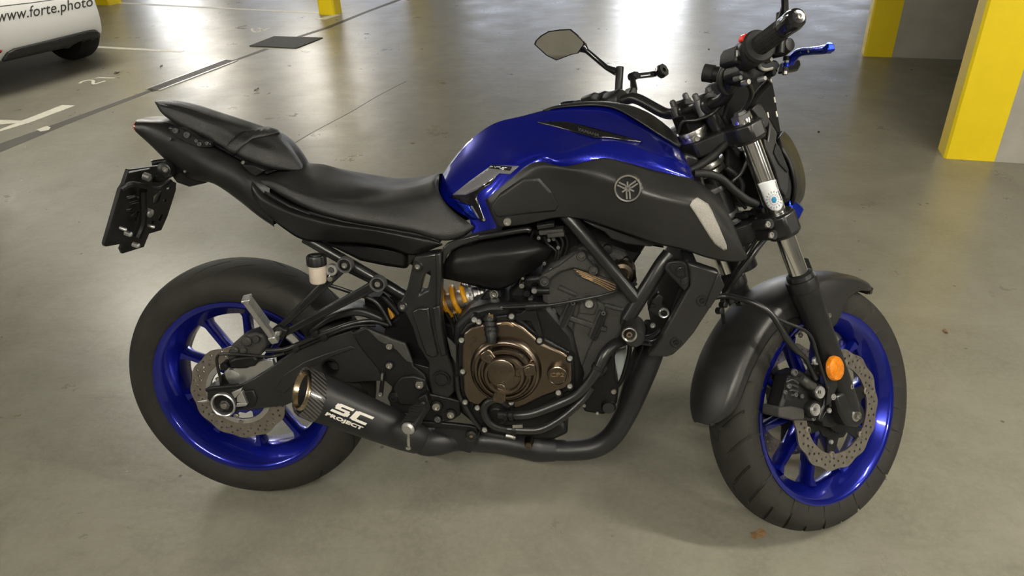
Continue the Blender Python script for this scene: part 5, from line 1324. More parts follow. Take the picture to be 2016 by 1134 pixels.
# triple clamps
def yoke(nm, s0, s1, xo):
    m = MB()
    pts = [(-0.075 + xo, -0.03), (-0.03, -0.075), (-0.036, -0.115), (-0.02, -0.140), (0.015, -0.142), (0.036, -0.115), (0.034, -0.085), (0.01, -0.05), (0.005, 0.0)]
    pts = pts + [(x, -y) for x, y in pts[::-1][1:]]
    o = m.plate([FP(x, y, s0) for x, y in pts], AXIS * (s1 - s0)).build(nm, 'frame_black', moto, FK, bevel=0.005)
    for side in (-1, 1):
        MB().lathe([(0.0215, s0 - 0.004), (0.032, s0 - 0.004), (0.034, s0), (0.034, s1 - 0.003), (0.031, s1 + 0.001), (0.0215, s1 + 0.001)], FP(0, side * FY, 0), AXIS, 36).build('fork_clamp', 'frame_black', o, FK)
    return o
yu = yoke('upper_yoke', 0.680, 0.716, 0.0)
yl = yoke('lower_yoke', 0.462, 0.510, 0.0)
for (u, v) in ((1509, 442), (1516, 463)):
    lathe('clamp_lug', u, v, 0.128, [(0, 0.012), (0.009, 0.012), (0.011, 0.009), (0.011, -0.03), (0, -0.03)], 'frame_black', yl, FK, n=20)
    bolt(u, v, 0.139, 0.007, 'steel', yl, FK)
lathe('clamp_lug', 1498, 243, 0.128, [(0, 0.008), (0.010, 0.008), (0.011, 0.005), (0.011, -0.03), (0, -0.03)], 'frame_black', yu, FK, n=20)
bolt(1498, 243, 0.135, 0.005, 'steel', yu, FK)
# steering head in the main frame
hd = MB().lathe([(0.016, 0.40), (0.031, 0.40), (0.031, 0.66), (0.016, 0.66)], FP(-0.044, 0, 0), AXIS, 32).build('steering_head', 'frame_black', moto)
for (s, r, m) in ((0.520, 0.040, 'grey_satin'), (0.535, 0.034, 'grey_satin'), (0.600, 0.036, 'grey_satin'), (0.640, 0.040, 'steel'), (0.656, 0.044, 'steel'), (0.668, 0.036, 'steel'), (0.722, 0.030, 'steel'), (0.732, 0.033, 'steel')):
    MB().lathe([(0.02, -0.006), (r, -0.006), (r * 1.02, 0.0), (r, 0.005), (0.02, 0.005)], FP(-0.044, 0, s), AXIS, 32).build('bearing_ring', m, hd)
plate('frame_gusset', [(1345, 300), (1375, 310), (1390, 370), (1410, 440), (1425, 505), (1395, 500), (1360, 400)], 0.045, 0.09, 'frame_black', bevel=0.006)
plate('frame_gusset', [(1395, 320), (1415, 335), (1440, 420), (1450, 470), (1430, 480), (1412, 420)], 0.03, 0.06, 'cast_dark', bevel=0.006)
bolt(1372, 273, 0.045, 0.006, 'steel')
# inspection sticker wrapped on the fork tube
def on_tube(u, v, r):
    """point of the right fork tube, r = radius"""
    o, d = FK.inn(CAM, ray(u, v)); d.normalize()
    c0 = FP(0, -FY, 0)
    w_ = o - c0; dp = d - AXIS * d.dot(AXIS); wp = w_ - AXIS * w_.dot(AXIS)
    A = dp.dot(dp); Bq = 2 * dp.dot(wp); Cq = wp.dot(wp) - r * r
    D = Bq * Bq - 4 * A * Cq
    t = (-Bq - math.sqrt(max(D, 0))) / (2 * A)
    return o + d * t
def tube_sticker(nm, px, m, r, parent, thick=0.0004):
    bm = bmesh.new(); f = bm.faces.new([bm.verts.new((u, v, 0)) for u, v in px])
    bmesh.ops.triangulate(bm, faces=[f])
    for _ in range(3):
        bmesh.ops.subdivide_edges(bm, edges=[e for e in bm.edges if e.calc_length() > 5], cuts=1)
        bmesh.ops.triangulate(bm, faces=bm.faces[:])
    bm.verts.index_update()
    vs = [on_tube(q.co.x, q.co.y, r) for q in bm.verts]; fs = [tuple(q.index for q in f.verts) for f in bm.faces]
    bm.free()
    return MB().add(vs, fs).build(nm, m, parent, FK, solid=thick)
stk = tube_sticker('inspection_sticker', cr(D4, [(612, 10), (640, 0), (760, -28), (785, 60), (812, 130), (815, 180), (800, 212), (770, 226), (725, 218), (690, 190), (660, 130), (640, 70)]), 'sticker_white', 0.0209, moto)
stk['label'] = 'white inspection sticker with a ring of marks and blue centre'
ccx, ccy = D4(745, 135)
tube_sticker('sticker_centre', circle2(ccx, ccy, 5.5, 6, 7), 'sticker_blue', 0.0214, stk)
for k in range(16):
    a = 2 * PI * k / 16
    for (r1, r2) in ((8.5, 11.5), (14.0, 17.5)):
        if r1 > 10 and k % 2 and False: continue
        p = [(ccx + r1 * 0.92 * math.cos(a - 0.05), ccy + r1 * math.sin(a - 0.05)), (ccx + r2 * 0.92 * math.cos(a - 0.04), ccy + r2 * math.sin(a - 0.04)), (ccx + r2 * 0.92 * math.cos(a + 0.04), ccy + r2 * math.sin(a + 0.04)), (ccx + r1 * 0.92 * math.cos(a + 0.05), ccy + r1 * math.sin(a + 0.05))]
        tube_sticker('sticker_mark', p, 'sticker_grey', 0.0214, stk)
# front mudguard
def mud(phi, y, drop):
    a = math.radians(phi); return drop
rows_phi = [(49.5, 0.337, 0.003, 0.3366, 0.3362), (53.5, 0.3345, 0.022, 0.3315, 0.328), (58, 0.332, 0.042, 0.323, 0.313), (64, 0.330, 0.060, 0.316, 0.298), (72, 0.327, 0.070, 0.312, 0.285), (80, 0.326, 0.075, 0.308, 0.262), (86, 0.325, 0.077, 0.306, 0.225), (92, 0.325, 0.078, 0.305, 0.200), (100, 0.325, 0.078, 0.304, 0.198), (107, 0.326, 0.078, 0.304, 0.222), (114, 0.328, 0.077, 0.305, 0.252), (124, 0.331, 0.075, 0.308, 0.272), (136, 0.335, 0.073, 0.312, 0.282), (150, 0.341, 0.072, 0.318, 0.290), (161, 0.346, 0.070, 0.323, 0.298), (168, 0.350, 0.065, 0.328, 0.304), (173, 0.352, 0.056, 0.334, 0.314), (176.5, 0.353, 0.040, 0.343, 0.332), (178, 0.353, 0.022, 0.350, 0.346)]
gc = []
for (ph_, rc_, hw, rs_, rb_) in rows_phi:
    e = Vector((math.cos(math.radians(ph_)), 0, math.sin(math.radians(ph_)))); c0 = Vector((1.4, 0, RF))
    hf = [(0, rc_), (-hw * 0.5, rc_ - (rc_ - rs_) * 0.22), (-hw * 0.86, rc_ - (rc_ - rs_) * 0.62), (-hw, rs_ - 0.004), (-hw * 1.0, rs_ - (rs_ - rb_) * 0.5), (-hw * 0.99, rb_)]
    full = [(-y, r) for y, r in hf[::-1]][:-1] + hf
    gc.append([c0 + e * r + Vector((0, y, 0)) for y, r in full])
mg = MB().grid(gc, 4, 4).build('front_mudguard', 'matte_grey', moto, FK, solid=0.004, ang=60)
for (u, v, r) in ((1631, 621, 0.006), (1575, 660, 0.0055)):
    bolt(u, v, 0.083, r, 'steel', mg, FK)
plate('fork_guide', [(1579, 507), (1592, 508), (1610, 555), (1605, 572), (1594, 560)], 0.075, 0.02, 'gloss_black', fr=FK, bevel=0.002)
MB().bar(FP(0.03, -0.085, 0.22), FP(0.03, 0.085, 0.22), 0.03, 0.006, PERP).build('fork_brace', 'frame_black', moto, FK, bevel=0.001)
# axle and hub bits
lathe('front_axle_nut', 1687, 818, 0.128, [(0, 0.002), (0.005, 0.002), (0.006, 0.006), (0.0085, 0.006), (0.010, 0.0), (0.0145, -0.001), (0.0155, -0.008), (0, -0.008)], 'steel', moto, FK, n=12)
plate('fork_foot', [(1668, 770), (1690, 790), (1704, 812), (1702, 832), (1688, 843), (1668, 838), (1655, 815), (1645, 780)], 0.126, 0.05, 'frame_black', fr=FK, bevel=0.006)
cl = plate('front_caliper', [(1556, 735), (1575, 728), (1600, 740), (1618, 752), (1628, 765), (1622, 800), (1612, 822), (1600, 830), (1570, 828), (1545, 822), (1535, 810), (1545, 780), (1550, 755)], 0.108, 0.045, 'engine_black', moto, FK, bevel=0.007)
for (u, v) in ((1612, 772), (1603, 806)):
    lathe('piston_cover', u, v, 0.122, [(0, 0.004), (0.011, 0.004), (0.0120, 0.0062), (0.0132, 0.006), (0.0142, 0.003), (0.0142, -0.01), (0, -0.01)], 'alu', cl, FK, n=28)
    for k in (-1, 0, 1):
        q = FK.un(u + k * 3.4, v, 0.1268)
        MB().bar(q - Vector((0, 0, 0.0035)), q + Vector((0, 0, 0.0035)), 0.0008, 0.001).build('piston_mark', 'engine_black', cl, FK)
    lathe('piston_collar', u, v, 0.120, [(0.0140, 0.003), (0.017, 0.003), (0.0190, 0.0), (0.0190, -0.02), (0.0140, -0.02)], 'engine_black', cl, FK, n=28)
plate('caliper_block', [(1535, 802), (1560, 800), (1585, 806), (1584, 828), (1560, 828), (1534, 822)], 0.112, 0.05, 'cast_dark', cl, FK, bevel=0.004)
plate('caliper_slot_shade', [(1549, 745), (1574, 742), (1572, 778), (1556, 790), (1545, 785)], 0.1095, 0.003, 'dark_hole', cl, FK, bevel=0.0005)  # black plate on the face, painted shade instead of a cut opening
for (u, v, r) in ((1562, 733, 0.008), (1545, 772, 0.005), (1566, 777, 0.005), (1578, 780, 0.005), (1552, 760, 0.006), (1600, 824, 0.0055)):
    bolt(u, v, 0.112, r, 'grey_satin', cl, FK)
for k in range(4):
    tubep('caliper_spring', [(1548 + 3 * k, 752 + 9 * k, 0.112), (1560, 748 + 10 * k, 0.114), (1572 - k, 755 + 8 * k, 0.112)], 0.0022, 'cast_dark', cl, FK, n=6, sm=3)
tubep('caliper_arm', [(1577, 745, 0.112), (1590, 756, 0.114), (1608, 765, 0.112)], [0.009, 0.011, 0.009], 'cast_dark', cl, FK, sm=3)
plate('caliper_mount', [(1625, 765), (1640, 770), (1640, 820), (1625, 835), (1612, 828), (1620, 800)], 0.095, 0.03, 'frame_black', moto, FK, bevel=0.005)
for (u, v, r) in ((1604, 710, 0.0095), (1638, 781, 0.0075), (1631, 808, 0.006), (1675, 761, 0.006)):
    bolt(u, v, 0.128, r, 'alu', moto, FK)
plate('wheel_sensor', [(1618, 822), (1628, 806), (1645, 805), (1650, 832), (1640, 842), (1622, 840)], 0.096, 0.03, 'black_plastic', moto, FK, bevel=0.003)
sr_ = MB().lathe([(0.030, -0.084), (0.052, -0.084), (0.052, -0.079), (0.030, -0.079)], (1.4, 0, RF), (0, 1, 0), 96, wave=lambda t: 1 + 0.02 * (1 if math.sin(32 * t) > 0 else -1)).build('sensor_ring', 'engine_black', frontw, FK)
lathe('carrier_rivet', 1636, 870, 0.073, [(0, 0.004), (0.005, 0.003), (0.006, -0.002), (0, -0.002)], 'alu', frontw, FK, n=12)
# amber reflector on the fork leg
rf = FK.un(1647, 725, 0.142)
ref = MB().lathe([(0, 0.005), (0.020, 0.0045), (0.0255, 0.002), (0.0275, -0.002), (0.0275, -0.008), (0, -0.008)], rf, (0.12, -1, 0.1), 40).build('side_reflector', 'orange_lens', moto, FK)
ref['label'] = 'round amber side reflector'
plate('reflector_bracket', [(1625, 715), (1640, 705), (1650, 760), (1638, 790), (1628, 800), (1632, 760)], 0.132, 0.008, 'frame_black', ref, FK)
# hoses down to the calipers
tubep('front_brake_hose', [(1380, 590, 0.02), (1425, 583, 0.04), (1455, 588, 0.07), (1487, 598, 0.10), (1517, 617, 0.12), (1538, 648, 0.128), (1550, 668, 0.128), (1566, 688, 0.125), (1585, 705, 0.12), (1597, 728, 0.118), (1606, 745, 0.114)], [0.006, 0.006, 0.0065, 0.0065, 0.0065, 0.006, 0.0075, 0.007, 0.0055, 0.0055, 0.007], 'wire_black', moto, FK)
tubep('sensor_lead', [(1522, 622, 0.124), (1545, 634, 0.13), (1580, 648, 0.14), (1598, 665, 0.142), (1606, 690, 0.14), (1615, 720, 0.135), (1628, 760, 0.128), (1634, 800, 0.115)], 0.0035, 'wire_black', moto, FK)
tubep('front_brake_hose', [(1506, 470, 0.10), (1490, 490, 0.095), (1470, 520, 0.08), (1450, 545, 0.06), (1432, 572, 0.03), (1425, 600, 0.03)], 0.006, 'wire_black', moto, FK)
tubep('sensor_lead', [(1490, 470, 0.08), (1476, 492, 0.08), (1452, 525, 0.06), (1435, 555, 0.03), (1422, 590, 0.0), (1425, 640, -0.03)], 0.0045, 'wire_black', moto, FK)
for (u, v) in ((1425, 600), (1437, 592), (1418, 612), (1446, 590), (1458, 596)):
    lathe('cable_clip', u, v, 0.04, [(0, 0.008), (0.007, 0.006), (0.008, -0.008), (0, -0.008)], 'black_plastic', moto, FK, n=10)
for (u, v, r) in ((1462, 425, 0.008), (1478, 420, 0.007), (1488, 428, 0.008), (1470, 440, 0.009), (1486, 444, 0.010), (1495, 415, 0.007)):
    lathe('hose_union', u, v, 0.05, [(0, 0.012), (r * 0.7, 0.012), (r, 0.006), (r, -0.02), (0, -0.02)], 'engine_black', moto, FK, n=14)
bolt(1489, 431, 0.065, 0.004, 'steel', moto, FK)
# ------------------------------------------------------------------ headlight
def fcols(L):
    return [[FK.un(*q) for q in c_] for c_ in L]
nose = MB().grid(fcols([
    [(1543, 257, 0.0), (1542, 258, 0.02), (1540, 262, 0.04), (1534, 270, 0.060)],
    [(1558, 274, 0.0), (1556, 276, 0.03), (1551, 281, 0.058), (1540, 290, 0.082)],
    [(1573, 304, 0.0), (1571, 306, 0.03), (1567, 309, 0.062), (1555, 316, 0.090)],
    [(1583, 336, 0.0), (1581, 337, 0.03), (1577, 340, 0.062), (1564, 345, 0.092)],
    [(1586, 363, 0.0), (1584, 364, 0.03), (1579, 366, 0.058), (1567, 369, 0.088)],
    [(1582, 389, 0.0), (1580, 390, 0.025), (1575, 391, 0.05), (1565, 392, 0.078)],
    [(1572, 404, 0.0), (1570, 404, 0.02), (1568, 404, 0.035), (1560, 405, 0.055)]]), 5, 5, mirror=True).build('headlight_bezel', 'black_plastic', moto, FK, solid=0.006, ang=50)
nose['label'] = 'black headlight seen from behind its right side'
plate('headlight_housing', [(1526, 275), (1540, 288), (1553, 316), (1562, 345), (1564, 370), (1560, 395), (1548, 402), (1534, 388), (1528, 350), (1518, 312), (1512, 285)], 0.082, 0.164, 'engine_black', moto, FK, bevel=0.014, seg=3)
plate('headlight_shroud', [(1493, 203), (1500, 206), (1513, 230), (1531, 262), (1529, 278), (1541, 302), (1554, 334), (1553, 374), (1548, 388), (1536, 372), (1526, 332), (1508, 292), (1504, 272), (1512, 276), (1516, 246), (1498, 226), (1486, 222), (1482, 210)], 0.092, 0.010, 'matte_grey', moto, FK, bevel=0.003)
plate('shroud_crease', [(1529, 282), (1541, 304), (1553, 335), (1551, 340), (1534, 322), (1524, 300)], 0.0955, 0.005, 'black_plastic', moto, FK, bevel=0.0015)
plate('headlight_bracket', [(1480, 214), (1492, 203), (1502, 210), (1514, 232), (1512, 250), (1494, 232)], 0.100, 0.012, 'frame_black', moto, FK, bevel=0.002)
plate('headlight_fin', [(1555, 388), (1572, 396), (1585, 407), (1585, 414), (1571, 443), (1562, 445), (1559, 434), (1556, 408)], 0.055, 0.11, 'blue_anod', moto, FK, bevel=0.008, seg=3)
# instrument / flyscreen sheet
plate('fly_screen', [(1516, 148), (1519, 150), (1527, 190), (1532, 225), (1538, 262), (1530, 262), (1512, 228), (1496, 208), (1478, 214), (1470, 205), (1492, 180)], 0.055, 0.11, 'void_black', moto, FK, bevel=0.003)
for (u, v) in ((1518, 160), (1525, 196), (1529, 224), (1512, 226)):
    MB().bar(FK.un(u - 1, v - 5, 0.0565), FK.un(u + 1, v + 6, 0.0565), 0.002, 0.003).build('screen_edge_mark', 'white_print', moto, FK)
# ------------------------------------------------------------------ handlebar
half = [FK.un(1487, 96, 0.235), FK.un(1568, 36, 0.365)]
bd = (half[1] - half[0]).normalized()
cx_, cz_ = 1.066, 0.998
mid = [Vector((cx_, -0.02, cz_)), Vector((cx_, -0.065, cz_)), Vector((cx_ - 0.005, -0.10, cz_ + 0.008)), Vector((cx_ - 0.035, -0.155, cz_ + 0.05)), half[0] - bd * 0.05, half[0], half[0] + bd * 0.12]
def mir(q): return Vector((q.x, -q.y, q.z - 0.016 * min(1, max(0, (abs(q.y) - 0.14) / 0.10))))
bar_pts = [mir(q) for q in mid[::-1]] + mid
MB().tube(bar_pts, 0.0125, 18, 6).build('handlebar', 'frame_black', moto, FK)
def mir(q): return Vector((q.x, -q.y, q.z - 0.016 * min(1, max(0, (abs(q.y) - 0.14) / 0.10))))
for s in (1, -1):
    f = (lambda q: q) if s == 1 else mir
    p0 = half[0] + bd * 0.012; p1 = half[0] + bd * 0.098; p2 = half[1] + bd * 0.006
    g = MB(); n = 36
    rp_ = []
    for k in range(33):
        t = k / 32; rp_.append((0.0168 + (0.0011 if 2 < k < 31 and k % 2 else 0), t * (p1 - p0).length))
    g.lathe([(0.012, 0)] + rp_ + [(0.012, (p1 - p0).length)], p0, bd, 48, wave=lambda t: 1 + 0.022 * math.cos(18 * t))
    gr = g.xf(f).build('handlebar_grip', 'rubber', moto, FK, ang=20)
    MB().lathe([(0.013, -0.006), (0.029, -0.006), (0.031, 0.0), (0.028, 0.006), (0.018, 0.008)], p0, bd, 32).xf(f).build('grip_flange', 'rubber', gr, FK)
    be = MB().lathe([(0.0, 0.0), (0.0165, 0.0), (0.0178, 0.004), (0.0185, 0.03), (0.0165, 0.040), (0.011, 0.045), (0, 0.046)], p1 + bd * 0.001, bd, 32).xf(f).build('bar_end_weight', 'gloss_black', moto, FK)
    MB().lathe([(0.0, 0.001), (0.0028, 0.001), (0.0032, 0.004), (0.0052, 0.0035), (0.0056, 0.0), (0, 0)], p1 + bd * 0.046, bd, 16).xf(f).build('bar_end_bolt', 'steel', be, FK)
    swp = half[0] - bd * 0.022
    MB().lathe([(0.012, -0.024), (0.024, -0.024), (0.028, -0.018), (0.028, 0.018), (0.024, 0.024), (0.012, 0.024)], swp, bd, 24).xf(f).build('switch_housing', 'black_plastic', moto, FK)
lathe('throttle_lobe', 1541, 92, 0.215, [(0, 0.02), (0.012, 0.018), (0.018, 0.0), (0.016, -0.03), (0, -0.03)], 'black_plastic', moto, FK, n=20)
plate('kill_switch', [(1462, 78), (1464, 69), (1470, 65), (1475, 68), (1472, 76), (1466, 82)], 0.232, 0.012, 'red_switch', moto, FK, bevel=0.002)
plate('switch_block', [(1450, 98), (1457, 86), (1468, 84), (1472, 100), (1470, 120), (1460, 126), (1448, 122)], 0.215, 0.045, 'engine_black', moto, FK, bevel=0.005)
plate('switch_button', [(1451, 98), (1455, 98), (1455, 110), (1451, 112)], 0.217, 0.004, 'alu', moto, FK, bevel=0.001)
# brake master cylinder
mc = plate('brake_master_cylinder', [(1466, 122), (1480, 118), (1505, 122), (1528, 128), (1536, 140), (1524, 148), (1508, 156), (1490, 162), (1468, 158), (1458, 145), (1460, 130)], 0.195, 0.05, 'engine_black', moto, FK, bevel=0.006)
plate('cylinder_clamp', [(1492, 122), (1512, 116), (1530, 118), (1538, 128), (1530, 140), (1510, 138), (1496, 132)], 0.205, 0.03, 'black_plastic', mc, FK, bevel=0.004)
for (u, v, r, m) in ((1478, 122, 0.007, 'steel'), (1502, 155, 0.005, 'alu'), (1514, 118, 0.005, 'steel'), (1454, 154, 0.005, 'grey_satin'), (1470, 162, 0.006, 'steel'), (1460, 118, 0.004, 'steel'), (1520, 145, 0.006, 'engine_black')):
    lathe('cylinder_fitting', u, v, 0.21, [(0, 0.006), (r * 0.8, 0.006), (r, 0.0), (r, -0.01), (0, -0.01)], m, mc, FK, n=12)
tubep('cylinder_cap_edge', [(1494, 127, 0.215), (1498, 134, 0.216), (1508, 137, 0.216), (1520, 134, 0.215)], 0.0035, 'alu', mc, FK, n=8)
# blue brake lever
lv = MB().tube([FK.un(1556, 124, 0.205), FK.un(1562, 113, 0.215), FK.un(1575, 103, 0.235), FK.un(1600, 100, 0.275), FK.un(1625, 97, 0.315), FK.un(1634, 92, 0.328)], [0.008, 0.009, 0.008, 0.0075, 0.0085, 0.0085], 12, 5)
lv = lv.build('brake_lever', 'blue_anod', moto, FK); lv['label'] = 'blue anodised brake lever'
MB().bar(FK.un(1626, 100, 0.318), FK.un(1637, 92, 0.333), 0.014, 0.016, (0, 0, 1)).build('lever_tip', 'blue_anod', lv, FK, bevel=0.003)
bolt(1592, 100, 0.27, 0.004, 'steel', lv, FK); bolt(1577, 103, 0.245, 0.003, 'grey_satin', lv, FK)
plate('lever_perch', [(1546, 142), (1550, 122), (1560, 112), (1576, 116), (1579, 128), (1572, 140), (1560, 141)], 0.200, 0.022, 'gloss_black', lv, FK, bevel=0.004)
for (v, m, r) in ((116, 'engine_black', 0.0072), (122, 'steel', 0.0055), (129, 'blue_anod', 0.006), (137, 'engine_black', 0.006), (143, 'steel', 0.005)):
    MB().lathe([(0, -0.004), (r, -0.004), (r, 0.004), (0, 0.004)], FK.un(1549 - (v - 116) * 0.14, v, 0.207), (0.1, 0, 1), 16).build('lever_adjuster', m, lv, FK)
# reservoir cylinder and hoses behind the bars
cyl2 = tubep('fluid_canister', [(1404, 146, 0.055), (1438, 148, 0.085)], 0.0165, 'black_plastic', fr=FK, n=24, sm=1)
tubep('canister_cap', [(1386, 143, 0.04), (1405, 146, 0.056)], 0.0185, 'rubber', cyl2, FK, n=24, sm=1)
tubep('loop_hose', [(1437, 120, 0.13), (1424, 140, 0.12), (1418, 165, 0.11), (1430, 181, 0.11), (1443, 172, 0.12), (1446, 150, 0.13)], 0.0085, 'wire_black', fr=FK)
tubep('throttle_cable', [(1446, 172, 0.11), (1430, 195, 0.09), (1405, 222, 0.06), (1372, 236, 0.04), (1345, 240, 0.02), (1335, 262, 0.0)], 0.0035, 'wire_black', fr=FK)
tubep('throttle_cable', [(1470, 158, 0.16), (1480, 185, 0.13), (1465, 215, 0.10), (1448, 240, 0.08), (1440, 262, 0.07)], 0.005, 'wire_black', fr=FK)
tubep('wire_loom', [(1516, 160, 0.13), (1496, 180, 0.11), (1478, 205, 0.09), (1458, 230, 0.06), (1440, 252, 0.03)], 0.008, 'engine_black', fr=FK)
tubep('wire_loom', [(1440, 272, 0.04), (1422, 290, 0.05), (1400, 310, 0.06), (1378, 325, 0.07), (1360, 335, 0.075)], 0.0085, 'rubber', fr=BK)
tubep('wire_loom', [(1366, 342, 0.09), (1392, 342, 0.085), (1420, 352, 0.08), (1445, 374, 0.075), (1470, 393, 0.07), (1490, 402, 0.06)], 0.0085, 'rubber', fr=BK)
tubep('wire_loom', [(1430, 330, 0.03), (1450, 345, 0.03), (1462, 365, 0.03), (1455, 400, 0.03)], 0.006, 'wire_black', fr=BK)
tubep('wire_loom', [(1478, 300, 0.05), (1460, 340, 0.05), (1440, 362, 0.05), (1452, 390, 0.04), (1468, 410, 0.03)], 0.004, 'wire_black', fr=BK)
plate('ignition_barrel', [(1430, 290), (1450, 284), (1462, 300), (1465, 340), (1455, 380), (1440, 360), (1432, 330)], 0.0, 0.08, 'void_black', fr=FK, bevel=0.006)
lathe('ignition_ring', 1424, 240, 0.0, [(0, 0.012), (0.016, 0.012), (0.022, 0.006), (0.024, -0.02), (0, -0.02)], 'frame_black', moto, FK, axis=AXIS, n=28)
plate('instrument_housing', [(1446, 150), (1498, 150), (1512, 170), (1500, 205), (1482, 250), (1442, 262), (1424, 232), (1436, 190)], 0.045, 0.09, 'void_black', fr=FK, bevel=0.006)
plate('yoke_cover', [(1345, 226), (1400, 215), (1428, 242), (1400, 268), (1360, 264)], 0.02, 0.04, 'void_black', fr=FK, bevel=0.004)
# risers
for s in (-1, 1):
    y = s * 0.036
    c0 = Vector((cx_, y, cz_))
    rs = MB().tube([c0 - AXIS * 0.070 + PERP * 0.008, c0 - AXIS * 0.018], [0.016, 0.015], 20, 1).build('handlebar_riser', 'frame_black', moto, FK)
    MB().lathe([(0.0128, -0.016), (0.023, -0.016), (0.025, -0.012), (0.025, 0.012), (0.023, 0.016), (0.0128, 0.016)], c0, (0, 1, 0), 24).build('bar_clamp', 'frame_black', rs, FK)
    for xo in (-0.020, 0.020):
        MB().lathe([(0, 0.034), (0.0035, 0.034), (0.0065, 0.031), (0.0068, 0.02), (0.0085, 0.018), (0.0085, -0.02), (0, -0.02)], c0 + PERP * xo, AXIS, 14).build('clamp_bolt', 'grey_satin', rs, FK)
# mirrors: glass faces back to the rider
def mirror_set(sgn):
    f = (lambda q: q) if sgn > 0 else mir
    MN = Vector((-0.66, -0.75, -0.42)).normalized()
    MC = FK.un(1105, 90, -0.335)
    out = cr(D1, [(150, 432), (165, 392), (215, 345), (290, 302), (400, 285), (512, 280), (580, 335), (650, 405), (655, 425), (590, 520), (520, 535), (370, 592), (270, 542)])
    P3 = [FK.pl(u, v, MC, MN) for u, v in out]
    c_ = sum(P3, Vector()) / len(P3)
    vs = list(P3) + [q + (c_ - q) * 0.12 - MN * 0.018 for q in P3] + [q + (c_ - q) * 0.5 - MN * 0.030 for q in P3]
    n = len(P3); fs = []
    for i in range(2):
        fs += [(i * n + k, i * n + (k + 1) % n, (i + 1) * n + (k + 1) % n, (i + 1) * n + k) for k in range(n)]
    fs += [tuple(range(n)), tuple(range(2 * n, 3 * n))]
    sh_ = MB().add(vs, fs).xf(f).build('mirror_housing', 'gloss_black', moto, FK, bevel=0.002)
    MB().plate([q + (c_ - q) * 0.085 + MN * 0.0006 for q in P3], MN * 0.0015).xf(f).build('mirror_glass', 'mirror_glass', sh_, FK)
    j = FK.pl(1146, 95, MC, MN) - MN * 0.012
    e_ = FK.un(*D1(900, 690), -0.27)
    t_ = FK.un(*D1(990, 700), -0.25); bt = FK.un(*D1(970, 950), -0.25)
    MB().tube([j, j.lerp(e_, 0.15), j.lerp(e_, 0.85), e_ + (t_ - e_) * 0.6], [0.014, 0.0065, 0.0065, 0.010], 14, 1).xf(f).build('mirror_stem', 'gloss_black', sh_, FK)
    MB().tube([t_ + Vector((0, 0, 0.012)), bt], 0.0095, 14, 1).xf(f).build('mirror_mount', 'black_plastic', sh_, FK)
    return sh_
mirror_set(1)
mirror_set(-1)
# clutch perch and lever on the far bar end
cpch = tubep('clutch_lever', [(1248, 176, -0.20), (1246, 158, -0.21), (1244, 150, -0.215)], [0.009, 0.007, 0.008], 'gloss_black', fr=FK, sm=3)
lathe('lever_pivot', 1250, 149, -0.21, [(0, 0.008), (0.008, 0.008), (0.010, 0.004), (0.010, -0.016), (0, -0.016)], 'gloss_black', cpch, FK, n=20)
lvp = [(1252, 146), (1290, 140), (1292, 148), (1258, 154)]
hplate('lever_blade', [(1256, 144), (1292, 139), (1294, 150), (1258, 154)], [[(1262, 148), (1286, 145), (1286, 147), (1262, 150.5)]], -0.21, 0.012, 'gloss_black', cpch, FK)
MB().lathe([(0.006, -0.008), (0.016, -0.008), (0.0175, 0.0), (0.016, 0.008), (0.006, 0.008)], FK.un(1303, 140, -0.20), (0.2, -1, 0.3), 8).build('lever_end', 'gloss_black', cpch, FK)
plate('clutch_perch', [(1236, 196), (1240, 180), (1246, 170), (1254, 172), (1256, 186), (1252, 198)], -0.19, 0.03, 'black_plastic', cpch, FK, bevel=0.003)
plate('switch_block', [(1164, 186), (1172, 180), (1180, 184), (1192, 178), (1204, 180), (1208, 194), (1196, 202), (1166, 198)], -0.235, 0.05, 'black_plastic', fr=FK, bevel=0.004)

# ------------------------------------------------------------------ the parked car
CY = math.radians(70)                       # direction along the rear bumper, near to far
car = empty('white_car', (fl(3, 116, 0.26).x, fl(3, 116, 0.26).y, 0), CY)
tag(car, 'white car with web address on its rear bumper, parked in a bay', 'car')
mat('car_white', (0.84, 0.85, 0.84), 0.25, coat=0.6, noise=0.03, nscale=3)
mat('car_black', (0.012, 0.012, 0.012), 0.5, noise=0.3)
mat('car_text', (0.035, 0.033, 0.032), 0.5)
mat('car_glass', (0.02, 0.022, 0.024), 0.05, coat=1.0)
# local frame: x along the bumper (near corner 0, far corner L), y into the car, z up
farp = fl(197, 74, 0.26); L_ = (Vector((farp.x, farp.y, 0)) - Vector((car.location.x, car.location.y, 0))).length
CW0, CW1 = L_ - 1.32, L_ + 0.18
def csec(x, inset, ztop):
    return None
prof = [(0.10, 0.225), (0.05, 0.24), (0.02, 0.27), (0.0, 0.33), (-0.01, 0.42), (0.0, 0.55), (0.03, 0.64), (0.06, 0.66), (0.10, 0.80), (0.16, 0.96), (0.30, 1.20), (0.42, 1.40), (0.60, 1.46)]
xs = [(CW0, 0.16), (CW0 + 0.05, 0.05), (CW0 + 0.16, 0.01), (CW0 + 0.4, 0.0), ((CW0 + CW1) / 2, -0.01), (CW1 - 0.4, 0.0), (CW1 - 0.14, 0.010), (CW1 - 0.05, 0.03), (CW1, 0.12)]
def crow(x, ins, y_, z):
    tum = max(0, z - 0.85) * 0.22
    cx2 = (CW0 + CW1) / 2
    return Vector((cx2 + (x - cx2) * (1 - tum), y_ + ins, z))
rearc = MB().grid([[crow(x, ins, y_, z) for (y_, z) in prof] for (x, ins) in xs], 5, 4)
cb = rearc.build('car_rear_body', 'car_white', car, ang=50)
